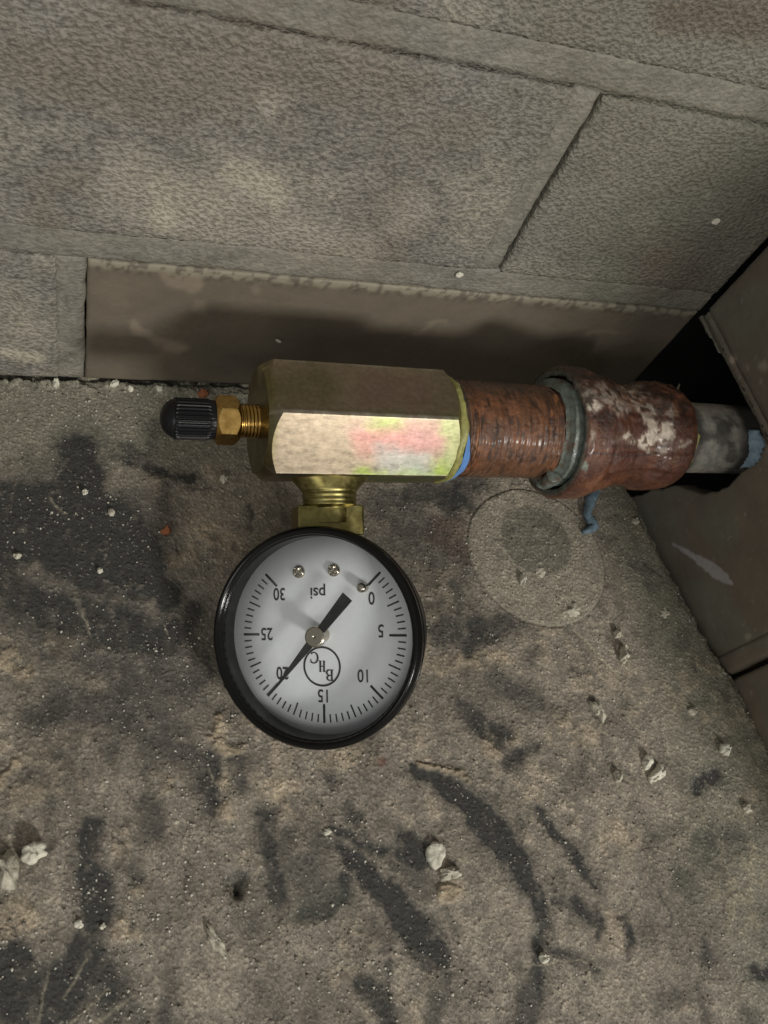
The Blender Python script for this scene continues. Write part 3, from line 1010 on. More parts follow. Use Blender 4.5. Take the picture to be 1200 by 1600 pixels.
def lumpy_ring(name, xc, R0, r0, mat, seed, amp=0.5, seg=160, sides=14, a_from=0, a_to=2 * np.pi, rx=1.0, parent=None):
    th = np.linspace(a_from, a_to, seg)
    ph = np.linspace(0, 2 * np.pi, sides, endpoint=False)
    TH, PH = np.meshgrid(th, ph, indexing='ij')
    q = np.c_[np.cos(TH).ravel(), np.sin(TH).ravel(), PH.ravel() * 0.15]
    rr = r0 * (1 + amp * 1.8 * (fbm(q, 2.2, 3, seed) - 0.5) + amp * 0.7 * (fbm(q, 7, 2, seed + 4) - 0.5))
    if a_to - a_from < 6.2:
        tt = (TH.ravel() - a_from) / (a_to - a_from)
        rr = rr * np.clip(np.sin(np.pi * tt) * 4, 0.05, 1)
    xo = xc + r0 * 0.5 * (fbm(q[:, :2], 3, 3, seed + 8) - 0.5)
    RR = R0 + rr * np.cos(PH.ravel()); XX = xo + rx * rr * np.sin(PH.ravel())
    V = C0 + XX[:, None] * ex + (RR * np.cos(TH.ravel()))[:, None] * dd + (RR * np.sin(TH.ravel()))[:, None] * vv
    ob = mk(name, V, gridfaces(seg, sides, True), mat, parent or asm, True)
    return outward(ob)


lumpy_ring("thread_sealant", 0.4520, 0.0640, 0.0052, m_ydope_refl, 31, 0.75, rx=1.0)
# blue tape: thin curved band, visible lower right of the body
th = np.linspace(math.radians(4), math.radians(86), 60)
tt = np.linspace(0, 1, 8)
TH, TT = np.meshgrid(th, tt, indexing='ij')
s_ = (TH - th[0]) / (th[-1] - th[0])
wd = np.sin(np.pi * np.clip(s_, 0, 1)) ** 0.8 * 0.0100 + 0.0008
XX = 0.4575 - wd * 0.1 + TT * wd + 0.0005 * np.sin(TH * 9)
RR = 0.0690 - 0.0035 * TT + 0.0004 * np.sin(TH * 17 + TT * 3)
Vt = C0 + XX.ravel()[:, None] * ex + (RR * np.cos(TH)).ravel()[:, None] * dd + (RR * np.sin(TH)).ravel()[:, None] * vv
Vi = C0 + XX.ravel()[:, None] * ex + ((RR - .0022) * np.cos(TH)).ravel()[:, None] * dd + ((RR - .0022) * np.sin(TH)).ravel()[:, None] * vv
G = gridfaces(60, 8); n_ = len(Vt)
rimf = []
for i in range(59):
    rimf.append((i * 8, (i + 1) * 8, n_ + (i + 1) * 8, n_ + i * 8)); rimf.append((i * 8 + 7, n_ + i * 8 + 7, n_ + (i + 1) * 8 + 7, (i + 1) * 8 + 7))
outward(mk("blue_thread_tape", np.vstack([Vt, Vi]), np.vstack([G, G[:, ::-1] + n_, np.array(rimf)]), m_blue, asm, True))

# --- rusted nipple with threads at both ends
prof = [(x, 0.0625) for x in np.linspace(0.448, 0.64, 240)]


def fr_nip(T, TH, RR):
    q = np.c_[T.ravel() * 1.0, (np.cos(TH) * .063).ravel(), (np.sin(TH) * .063).ravel()]
    n = fbm(q, 70, 4, 3).reshape(T.shape); n8 = fbm(q, 20, 3, 6).reshape(T.shape)
    thr = np.abs((((T + TH / (2 * np.pi) * 0.0082) / 0.0082) % 1) - 0.5) * 2
    amt = sstep(0.492, 0.468, T) + 0.75 * sstep(0.565, 0.59, T) + 0.25
    return RR + 0.0022 * (n - 0.5) + 0.0016 * (n8 - .5) - 0.0032 * np.clip(amt, 0, 1) * (1 - thr) * sstep(0.25, 0.6, n + 0.1) - 0.003 * sstep(0.47, 0.455, T)


V, Fq, T, TH = lathe(prof, C0, ex, dd, vv, 180, fr_nip)
pq = np.c_[T, np.cos(TH) * .063, np.sin(TH) * .063]
n1 = fbm(pq, 40, 4, 15); n2 = fbm(pq * np.array([3.5, 1, 1]), 60, 4, 25)
Cr = np.tile(np.array([0.135, 0.058, 0.027]), (len(V), 1))
Cr = mixc(Cr, (0.21, 0.085, 0.038), sstep(0.5, 0.7, n1))
Cr = mixc(Cr, (0.035, 0.018, 0.012), sstep(0.52, 0.68, n2) * 0.8)
Cr = mixc(Cr, (0.50, 0.20, 0.07), sstep(0.66, 0.73, fbm(pq * np.array([3, 1, 1]), 45, 3, 35)) * 0.55 * np.maximum(sstep(.49, .47, T), sstep(.56, .59, T)))
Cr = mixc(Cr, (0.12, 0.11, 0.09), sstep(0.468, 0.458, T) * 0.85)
mk("rusty_nipple", V, Fq[:, ::-1], m_rust, asm, True, Cr)

# --- sealant in the mouth of the coupling
prof = resample([(0.5990, 0.0625), (0.6030, 0.0650), (0.6060, 0.0690), (0.6080, 0.0725), (0.6110, 0.0735), (0.6160, 0.0740), (0.6240, 0.0735), (0.6300, 0.0700)], 60)


def fr_dope(T, TH, RR):
    q = np.c_[T.ravel(), (np.cos(TH) * .07).ravel(), (np.sin(TH) * .07).ravel()]
    n = fbm(q, 16, 3, 3).reshape(T.shape) - 0.5; n2 = fbm(q, 90, 4, 13).reshape(T.shape) - 0.5
    return T + 0.010 * n + 0.003 * n2, RR + 0.006 * n + 0.0035 * n2 - 0.004 * np.exp(-((TH - 0.55) / 0.05) ** 2)


V, Fq, T, TH = lathe(prof, C0, ex, dd, vv, 180, fr_dope)
outward(mk("pipe_dope", V, Fq, m_teal, asm, True))
lumpy_ring("pipe_dope_smear", 0.6045, 0.0670, 0.0082, m_teal, 47, 0.8, seg=60, a_from=math.radians(2), a_to=math.radians(36), rx=1.5)

# --- reducing coupling
prof = resample([(0.650, 0.060), (0.632, 0.066), (0.628, 0.0745), (0.6165, 0.0765), (0.6145, 0.083), (0.6175, 0.0875), (0.624, 0.0893), (0.652, 0.0893), (0.657, 0.0875), (0.660, 0.0845),
                 (0.680, 0.0800), (0.710, 0.0722), (0.730, 0.0705), (0.746, 0.0700), (0.752, 0.0712), (0.758, 0.0742), (0.768, 0.0765),
                 (0.790, 0.0765), (0.806, 0.0750), (0.818, 0.0700), (0.824, 0.0630), (0.823, 0.0560), (0.812, 0.0515)], 190)


def fr_cp(T, TH, RR):
    q = np.c_[T.ravel(), (np.cos(TH) * .08).ravel(), (np.sin(TH) * .08).ravel()]
    n = fbm(q, 26, 4, 3).reshape(T.shape); n2 = fbm(q, 120, 4, 13).reshape(T.shape)
    out = RR + 0.0030 * (n - 0.5) + 0.0045 * (n2 - 0.5) * (0.5 + 0.9 * sstep(1.2, 2.4, TH))
    # raised casting rib along the front and two edges
    for a_ in (math.radians(62), math.radians(242)):
        dth = (TH - a_ + np.pi) % (2 * np.pi) - np.pi
        out = out + 0.0028 * sstep(0.22, 0.14, np.abs(dth)) * sstep(0.655, 0.675, T) * sstep(0.81, 0.79, T)
    return out


prof[:, 0] = np.where(prof[:, 0] > 0.66, 0.66 + (prof[:, 0] - 0.66) * 0.90, prof[:, 0])
V, Fq, T, TH = lathe(prof, C0, ex, dd, vv, 220, fr_cp)
pq = np.c_[T, np.cos(TH) * .08, np.sin(TH) * .08]
pc = to_px(V) + 14 * (np.c_[fbm(pq, 60, 3, 1), fbm(pq, 60, 3, 2)] - 0.5) + 12 * (np.c_[fbm(pq, 220, 2, 1), fbm(pq, 220, 2, 2)] - 0.5)
front = (np.sin(TH) > -0.3) * 1.0
n1 = fbm(pq, 34, 4, 7); n2 = fbm(pq, 90, 4, 8)
Cr = np.tile(np.array([0.090, 0.033, 0.019]), (len(V), 1))
Cr = mixc(Cr, (0.15, 0.058, 0.028), sstep(0.5, 0.65, n1))
Cr = mixc(Cr, (0.030, 0.016, 0.011), sstep(0.46, 0.60, n2) * 0.85 * sstep(690, 640, pc[:, 1]))
Cr = mixc(Cr, (0.045, 0.018, 0.012), 0.8 * stroke(pc, [(860, 590, 16), (900, 590, 16)], 14) * front)
cream = np.zeros(len(V))
for pl, s_, so in [([(925, 632, 7), (936, 636, 5)], 1.0, 5), ([(985, 690, 4), (1010, 688, 9), (1035, 678, 14), (1043, 668, 8)], 1.0, 6),
                   ([(958, 688, 3), (980, 685, 5)], .8, 5), ([(1010, 655, 6), (1040, 690, 10)], .7, 7), ([(905, 615, 8), (940, 610, 10), (970, 640, 9)], .38, 9),
                   ([(985, 612, 12), (1020, 640, 14)], .38, 11), ([(1065, 695, 6), (1072, 690, 4)], .5, 5), ([(926, 665, 3), (928, 690, 3)], .5, 4),
                   ([(1045, 640, 8)], .4, 8), ([(1015, 706, 4), (1040, 704, 4)], .6, 3)]:
    cream = np.maximum(cream, s_ * stroke(pc, pl, so))
cream *= front * (0.15 + 0.85 * sstep(0.42, 0.52, fbm(pq, 130, 3, 77)))
Cr = mixc(Cr, (0.62, 0.53, 0.43), cream)
Cr = mixc(Cr, (0.20, 0.24, 0.20), 0.75 * stroke(pc, [(912, 727, 5)], 3) * front)
Cr = mixc(Cr, (0.02, 0.010, 0.008), 0.8 * stroke(to_px(V) + 3 * (n2[:, None] - .5), [(925, 708, .8), (985, 713, .8), (1030, 708, .6)], 1.8) * front)
Cr = mixc(Cr, (0.02, 0.010, 0.008), 0.6 * stroke(to_px(V) + 3 * (n2[:, None] - .5), [(955, 696, .8), (1000, 699, .8), (1045, 697, .6)], 1.6) * front)
# grey-green dope wiped over the mouth face
Cr = mixc(Cr, (0.16, 0.19, 0.16), sstep(0.621, 0.6175, T) * (0.4 + 0.6 * sstep(0.4, 0.55, n1)) * sstep(0.088, 0.080, np.linalg.norm(np.cross(V - C0, ex), axis=1)))
mk("rusty_coupling", V, Fq[:, ::-1], m_rust, asm, True, Cr)

# --- dope and galvanised pipe running into the hole
lumpy_ring("yellow_dope_bead", 0.8115, 0.0545, 0.0046, m_ydope_refl, 61, 0.9, seg=60, a_from=math.radians(20), a_to=math.radians(100), rx=1.0)
prof = [(x, 0.0508) for x in np.linspace(0.790, 1.30, 160)]


def fr_pipe(T, TH, RR):
    q = np.c_[T.ravel(), (np.cos(TH) * .05).ravel(), (np.sin(TH) * .05).ravel()]
    thr = np.abs(((T / 0.0075) % 1) - 0.5) * 2
    return RR + 0.0012 * (fbm(q, 50, 4, 3).reshape(T.shape) - 0.5) - 0.0020 * (1 - thr) * sstep(0.842, 0.828, T)


V, Fq, T, TH = lathe(prof, C0, ex, dd, vv, 120, fr_pipe)
pq = np.c_[T, np.cos(TH) * .05, np.sin(TH) * .05]
n1 = fbm(pq, 45, 4, 7)
Cp = np.tile(np.array([0.31, 0.30, 0.265]), (len(V), 1))
Cp = mixc(Cp, (0.40, 0.36, 0.30), sstep(0.5, 0.68, n1))
Cp = mixc(Cp, (0.07, 0.065, 0.055), sstep(0.48, 0.34, n1) * 0.8)
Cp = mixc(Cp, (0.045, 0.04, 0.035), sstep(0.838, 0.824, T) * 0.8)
Cp = mixc(Cp, (0.012, 0.011, 0.010), sstep(0.885, 0.912, T + 0.02 * (n1 - .5)) * 0.96)  # shade inside the hole, painted into the pipe's colour
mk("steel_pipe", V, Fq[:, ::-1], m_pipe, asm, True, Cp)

# --- tyre-type air valve
prof = resample([(0.190, 0.0001), (0.190, 0.0205), (0.2135, 0.0205), (0.2135, 0.0001)], 90)
V, Fq, T, TH = lathe(prof, C0, ex, dd, vv, 64, lambda T, TH, RR: np.where(RR > 0.015, RR - 0.0016 * (1 - np.abs((((T + TH * .0006) / 0.0042) % 1) - 0.5) * 2), RR))
valve = outward(mk("valve_stem", V, Fq[:, ::-1], m_brass, asm, True))
V, Fq, T, TH = hexprism(0.1625, 0.1905, 0.0272 * 0.866 * 1.08, math.radians(58), 0.95, 0.9, 120, 8)
sharp(mk("valve_hex_nut", V, Fq[:, ::-1], m_brass, valve), 14)
prof = resample([(0.1015, 0.0001), (0.1020, 0.006), (0.1045, 0.0125), (0.1085, 0.0178), (0.1135, 0.0212), (0.1165, 0.0220)], 24).tolist() + \
    [(0.1170, 0.0236), (0.1185, 0.0240)] + [(x, 0.0240) for x in np.linspace(0.1200, 0.1555, 14)] + [(0.1570, 0.0228), (0.1625, 0.0228), (0.1632, 0.0200)]


def fr_cap(T, TH, RR):
    rid = 0.5 + 0.5 * np.cos(TH * 30)
    return RR - 0.0020 * sstep(0.35, 0.75, 1 - rid) * sstep(0.1172, 0.1195, T) * sstep(0.1568, 0.1552, T)


V, Fq, T, TH = lathe(prof, C0, ex, dd, vv, 240, fr_cap)
cap = mk("valve_cap", V, Fq[:, ::-1], m_rubber, valve, False)
sharp(cap, 40)

# --- gauge frame
ga = math.radians(9)
sv = math.cos(ga) * dd + math.sin(ga) * vv          # down the stem
n0 = -math.sin(ga) * dd + math.cos(ga) * vv
gb = math.radians(38)
gn = math.cos(gb) * n0 - math.sin(gb) * ex          # out of the dial
gt = math.cos(gb) * ex + math.sin(gb) * n0          # to the right of the dial
XS = 0.3005
GO = axis_pt(XS) + sv * 0.252
HF = 0.065
FC = GO + gn * HF                                   # centre of the bezel front
RG = 0.1267

# stem: flared boss, threaded neck
s1 = np.cross(sv, ex); s1 /= np.linalg.norm(s1)
prof = resample([(0.048, 0.060), (0.060, 0.056), (0.0665, 0.050), (0.072, 0.043), (0.078, 0.037), (0.083, 0.0335), (0.099, 0.0325), (0.102, 0.024), (0.112, 0.0235), (0.120, 0.0235)], 110)
e1_ = ex - sv * (ex @ sv); e1_ /= np.linalg.norm(e1_)
V, Fq, T, TH = lathe(prof, axis_pt(XS), sv, e1_, s1, 80,
                     lambda T, TH, RR: RR / np.sqrt(np.cos(TH) ** 2 + (np.sin(TH) * np.maximum(RR / 0.0325, 1.0)) ** 2) - 0.0009 * sstep(0.080, 0.084, T) * sstep(0.098, 0.094, T) * (1 - np.abs(((T / 0.0062) % 1) - 0.5) * 2))
neck = outward(mk("gauge_neck", V, Fq, m_olive, asm, True))
# squared wrench block
bm = bmesh.new()
bmesh.ops.create_cube(bm, size=1)
bmesh.ops.bevel(bm, geom=list(bm.edges), offset=0.07, segments=3, profile=0.7, affect='EDGES')
bv = np.array([v.co[:] for v in bm.verts]); bf = [[v.index for v in f.verts] for f in bm.faces]; bm.free()
th_ = math.radians(6)
bx = math.cos(th_) * e1_ + math.sin(th_) * s1; by = -math.sin(th_) * e1_ + math.cos(th_) * s1
bo = axis_pt(XS) + sv * 0.1175 - n0 * 0.010
sharp(mk("wrench_block", bo + bv[:, :1] * 0.080 * bx + bv[:, 1:2] * 0.052 * by + bv[:, 2:3] * 0.036 * sv, bf, m_olive, neck), 30)


def gl_(a, b, h=0.0):
    """dial coordinates: a right, b down, h above the bezel front"""
    return FC + a * gt + b * sv + h * gn


def disc_lathe(prof, seg=160, c=(0, 0)):
    return lathe(prof, gl_(*c), gn, gt, sv, seg)


prof = resample([(-0.113, 0.0001), (-0.113, 0.098), (-0.108, 0.106), (-0.095, 0.110), (-0.040, 0.1175), (-0.022, 0.1195), (-0.020, 0.1195)], 60)
V, Fq, T, TH = disc_lathe(prof)
case = outward(mk("gauge_case", V, Fq, m_blackcase, asm, True)); sharp(case, 40)
prof = resample([(-0.030, 0.1180), (-0.0285, 0.1235), (-0.026, 0.1255), (-0.021, 0.1262), (-0.0195, 0.1245), (-0.017, 0.1245), (-0.015, 0.1262), (-0.009, 0.1267), (-0.004, 0.1255), (-0.0010, 0.1230), (0.0, 0.1212),
                 (-0.0006, 0.1192), (-0.0022, 0.1176), (-0.0050, 0.1168), (-0.0075, 0.1164), (-0.0078, 0.1154), (-0.0125, 0.1150), (-0.030, 0.1146), (-0.038, 0.1145)], 120)
V, Fq, T, TH = disc_lathe(prof, 220)
bz = mk("bezel", V, Fq, m_black, case, True)
outward(bz)
HD = -0.035
V, Fq, T, TH = disc_lathe([(HD - 0.003, 0.1148), (HD, 0.1148), (HD, 0.06), (HD, 0.0001)], 128)
dial = outward(mk("dial", V, Fq, m_dial, case, False))
V, Fq, T, TH = disc_lathe([(-0.0100, 0.1152), (-0.0095, 0.0900), (-0.0090, 0.05), (-0.0088, 0.0001)], 96)
mk("clear_lens", V, Fq, m_lens, case, True)

# printed scale
HP = HD + 0.0006
tv, tf = [], []


def flat_quad(p, q, wdt, h=HP, th=0.0004):
    p = np.array(p, float); q = np.array(q, float)
    d = (q - p) / np.linalg.norm(q - p); n = np.array([-d[1], d[0]]) * wdt / 2
    b = len(tv)
    for hh in (h, h - th):
        for c in (p - n, p + n, q + n, q - n):
            tv.append(gl_(c[0], c[1], hh))
    tf.extend([(b, b + 1, b + 2, b + 3), (b + 7, b + 6, b + 5, b + 4), (b, b + 4, b + 5, b + 1), (b + 1, b + 5, b + 6, b + 2), (b + 2, b + 6, b + 7, b + 3), (b + 3, b + 7, b + 4, b)])


SC = 0.1015
for i in range(61):
    psi = i * 0.5
    ang = math.radians(-45 + psi * 9)          # 0 psi upper right, 15 at the bottom
    u_ = np.array([math.cos(ang), math.sin(ang)])
    if i % 10 == 0:
        L_, w_ = 0.0205, 0.0027
        if psi == 15: L_ = 0.0215
    elif i % 5 == 0:
        L_, w_ = 0.0155, 0.0017
    else:
        L_, w_ = 0.0098, 0.0016
    if i % 10 == 0:
        flat_quad(u_ * (SC - L_), u_ * SC, w_)
    else:
        flat_quad(u_ * (SC - L_), u_ * (SC - 0.0005), w_)
mk("scale_marks", tv, tf, m_ink, dial)


def text_part(txt, a, b, h, name, wx=0.8, mat=None, parent=None):
    cu = bpy.data.curves.new(name, 'FONT')
    cu.body = txt; cu.align_x = 'CENTER'; cu.align_y = 'CENTER'; cu.size = 1.0; cu.resolution_u = 6
    cu.offset = 0.010
    tmp = bpy.data.objects.new("tmp", cu)
    scene.collection.objects.link(tmp)
    dg = bpy.context.evaluated_depsgraph_get()
    me = bpy.data.meshes.new_from_object(tmp.evaluated_get(dg))
    v = np.array([q.co[:] for q in me.vertices]); f = [list(p.vertices) for p in me.polygons]
    bpy.data.objects.remove(tmp); bpy.data.curves.remove(cu); bpy.data.meshes.remove(me)
    v[:, :2] -= 0.5 * (v[:, :2].max(0) + v[:, :2].min(0))
    sc = h / (v[:, 1].max() - v[:, 1].min())
    W = np.array([gl_(a - q[0] * sc * wx, b + q[1] * sc, HP) for q in v])
    ob = mk(name, W, f, mat or m_ink, parent or dial)
    return ob


KX, KY = 0.1005 / 126.5, 0.1005 / 134.0


def dpx(x, y):
    return (x - 505.5) * KX, (y - 989.6) * KY


for txt, x, y in [("0", 582, 933.5), ("5", 595, 983), ("10", 566, 1051.5), ("15", 504, 1083.5), ("20", 440.5, 1050), ("25", 416, 989), ("30", 437, 926)]:
    a, b = dpx(x, y)
    text_part(txt, a, b, 0.0148, "numeral", 0.78)
a, b = dpx(499, 922)
text_part("psi", a, b, 0.0172, "unit_lettering", 0.95)

# round emblem with the stepped serif letters
tv, tf = [], []
la, lb = dpx(503.5, 1038.2)
LR = 0.0222
for i in range(48):
    a1_, a2_ = 2 * math.pi * i / 48, 2 * math.pi * (i + 1) / 48
    b_ = len(tv)
    for r_, aa in ((LR - .0011, a1_), (LR + .0011, a1_), (LR + .0011, a2_), (LR - .0011, a2_)):
        tv.append(gl_(la + r_ * math.cos(aa), lb + r_ * math.sin(aa), HP))
    tf.append((b_, b_ + 1, b_ + 2, b_ + 3))


def letter(strokes, ox, oy, sc, sx):
    # strokes in upright letter space; the dial hangs upside down
    for (x1, y1, x2, y2, w_) in strokes:
        flat_quad((la - (ox + x1 * sc * sx), lb + (oy + y1 * sc)), (la - (ox + x2 * sc * sx), lb + (oy + y2 * sc)), w_ * sc, HP + 0.0001, 0.0002)


def arcs(cx, cy, rx, ry, a0, a1, n, w0, w1):
    o = []
    for i in range(n):
        p = math.radians(a0 + (a1 - a0) * i / n); q = math.radians(a0 + (a1 - a0) * (i + 1) / n)
        m = (p + q) / 2
        w_ = w0 + (w1 - w0) * abs(math.cos(m))
        o.append((cx + rx * math.cos(p), cy + ry * math.sin(p), cx + rx * math.cos(q), cy + ry * math.sin(q), w_))
    return o


LB = [(0.2, 0, 0.2, 1, .16), (0.02, .03, .45, .03, .06), (0.02, .97, .45, .97, .06), (0.2, .52, .45, .52, .06)] + arcs(.42, .75, .26, .22, -90, 90, 8, .06, .16) + arcs(.42, .27, .30, .25, -90, 90, 8, .06, .16)
LH = [(0.2, 0, 0.2, 1, .16), (0.72, 0, 0.72, 1, .16), (0.2, .5, .72, .5, .06), (.04, .03, .36, .03, .06), (.04, .97, .36, .97, .06), (.56, .03, .88, .03, .06), (.56, .97, .88, .97, .06)]
LC = arcs(.5, .5, .40, .48, 45, 315, 16, .07, .16) + [(.80, .62, .80, .95, .08)]
# emblem reads B, H, C stepping down to the right when the dial is upright
# photo positions: B lower right, H middle, C upper left
for Ls, x, y, sc, sx in ((LB, 514.8, 1051.6, .0128, .95), (LH, 504, 1038.2, .0128, .70), (LC, 491.8, 1025.2, .0130, .95)):
    a, b = dpx(x, y)
    letter(Ls, (la - a) - 0.45 * sc * sx, (b - lb) - 0.5 * sc, sc, sx)
mk("emblem", tv, tf, m_ink, dial)

# needle, hub, screws and stop pin
HN = -0.0115
nv = []
ndir = np.array([-0.655, 0.755]); ndir /= np.linalg.norm(ndir); nn = np.array([-ndir[1], ndir[0]])
out2 = [(0.0915, -0.0004), (0.0915, 0.0004), (0.012, 0.0046), (-0.006, 0.0048), (-0.060, 0.0072), (-0.060, -0.0072), (-0.006, -0.0048), (0.012, -0.0046)]
for hh in (HN, HN - 0.0016):
    for q, w_ in out2:
        p = ndir * q + nn * w_
        nv.append(gl_(p[0], p[1], hh))
nf = [list(range(8)), list(range(15, 7, -1))] + [(i, i + 8, (i + 1) % 8 + 8, (i + 1) % 8) for i in range(8)]
needle = outward(mk("needle", nv, nf, m_needle, dial))
V, Fq, T, TH = lathe(resample([(HD, 0.0085), (HN - .004, 0.0085), (HN - .0035, 0.0118), (HN + .0030, 0.0118), (HN + .0042, 0.0105), (HN + .0042, 0.0016), (HN + .002, 0.0001)], 40), FC, gn, gt, sv, 48)
sharp(outward(mk("needle_hub", V, Fq, m_nickel, needle)), 35)
for (x, y), nm in (((469.5, 891), "dial_screw"), ((525, 889.5), "dial_screw")):
    a, b = dpx(x, y)
    pr = resample([(HD, 0.0075), (HD + .0025, 0.0075), (HD + .0048, 0.0055), (HD + .0056, 0.0022), (HD + .0056, 0.0001)], 20)
    V, Fq, T, TH = lathe(pr, gl_(a, b), gn, gt, sv, 40)
    c_ = gl_(a, b)
    la1 = (V - c_) @ gt; la2 = (V - c_) @ sv
    slot = np.maximum(sstep(.0017, .0011, np.abs(la1 + la2) / 1.414), sstep(.0017, .0011, np.abs(la1 - la2) / 1.414)) * sstep(.0066, .005, np.hypot(la1, la2))
    V = V - gn[None, :] * (0.0022 * slot)[:, None]
    outward(mk(nm, V, Fq, m_nickel, dial, True))
a, b = dpx(570.5, 916.5)
V, Fq, T, TH = lathe(resample([(HD, 0.0058), (HD + .010, 0.0058), (HD + .0125, 0.0035), (HD + .013, 0.0001)], 20), gl_(a, b), gn, gt, sv, 32)
outward(mk("stop_pin", V, Fq, m_nickel, dial, True))
# yellow reflection on the bezel rim, built as a coloured patch
ang = math.radians(153)
refl = []
for i, t in enumerate(np.linspace(-0.07, 0.07, 9)):
    for j, (rr_, hh) in enumerate(((0.1266, -0.014), (0.1272, -0.010), (0.1272, -0.006), (0.1262, -0.0035))):
        ta = ang + t
        sq = 1 - 0.6 * abs(t) / 0.07
        refl.append(gl_(rr_ * math.cos(ta), rr_ * math.sin(ta), -0.009 + (hh + 0.009) * sq))
mk("bezel_reflection", refl, gridfaces(9, 4), m_ydope_refl, bz, True)

#@@DEBRIS
# ------------------------------------------------------------------ loose flakes and crumbs
def flake(name, px, size, mat, label, cat, seed, thick=0.006, rough=0.35, angle=0.0, surface='floor', lift=0.002, tilt=0.1, crumb=False, group=None):
    """irregular chip: outline radius varies, two faces and a side, resting on its surface"""
    r = np.random.default_rng(seed)
    n = 36
    th = np.linspace(0, 2 * np.pi, n, endpoint=False)
    cs = np.c_[np.cos(th), np.sin(th)]
    rad = 1 + rough * 1.2 * (fbm(cs, 1.3, 2, seed) - 0.5) + rough * 0.45 * (fbm(cs, 4.0, 2, seed + 40) - 0.5)
    rings = []
    prof = [(0.0, 0.35, 1.0), (0.0, 0.7, 1.0), (0.15, 0.97, 1), (0.5, 1.0, 1), (0.85, 0.95, 1), (1.0, 0.72, 1), (1.02, 0.35, 1)] if not crumb else \
           [(0.0, 0.5, 1), (0.1, 0.85, 1), (0.4, 1.0, 1), (0.7, 0.85, 1), (0.92, 0.5, 1), (1.0, 0.2, 1)]
    V = []
    for h, s_, _ in prof:
        q3 = np.c_[cs * s_, np.full(n, h)]
        jit = 1 + (0.5 if crumb else 0.15) * (fbm(q3, 3.5, 3, seed + 5) - 0.5)
        hj = h * (1 + (1.5 if crumb else 0.8) * (fbm(q3, 2.6, 3, seed + 9) - 0.5))
        V.append(np.c_[np.cos(th) * rad * s_ * jit * size[0], np.sin(th) * rad * s_ * jit * size[1], hj * thick])
    V = np.vstack(V)
    ca, sa = math.cos(angle), math.sin(angle)
    V = np.c_[V[:, 0] * ca - V[:, 1] * sa, V[:, 0] * sa + V[:, 1] * ca, V[:, 2]]
    V[:, 2] += tilt * V[:, 0]
    V[:, 2] -= V[:, 2].min()
    k_ = len(prof)
    F = gridfaces(k_, n, True).tolist() + [list(range(n))[::-1], [(k_ - 1) * n + i for i in range(n)]]
    if surface == 'floor':
        c = on_floor(px)
        P_ = np.array([c[0], c[1], fz(c[0], c[1]) - 0.0025])
        W = P_ + V
    elif surface == 'back':
        c = on_back(px, 0.742)
        W = c + np.c_[V[:, 0], -V[:, 2], V[:, 1]]
    else:
        c = on_right(px)
        W = c + np.c_[-V[:, 2], V[:, 0], V[:, 1]]
    ob = mk(name, W, F, mat)
    sharp(outward(ob), 70)
    tag(ob, label, cat, group)
    return ob


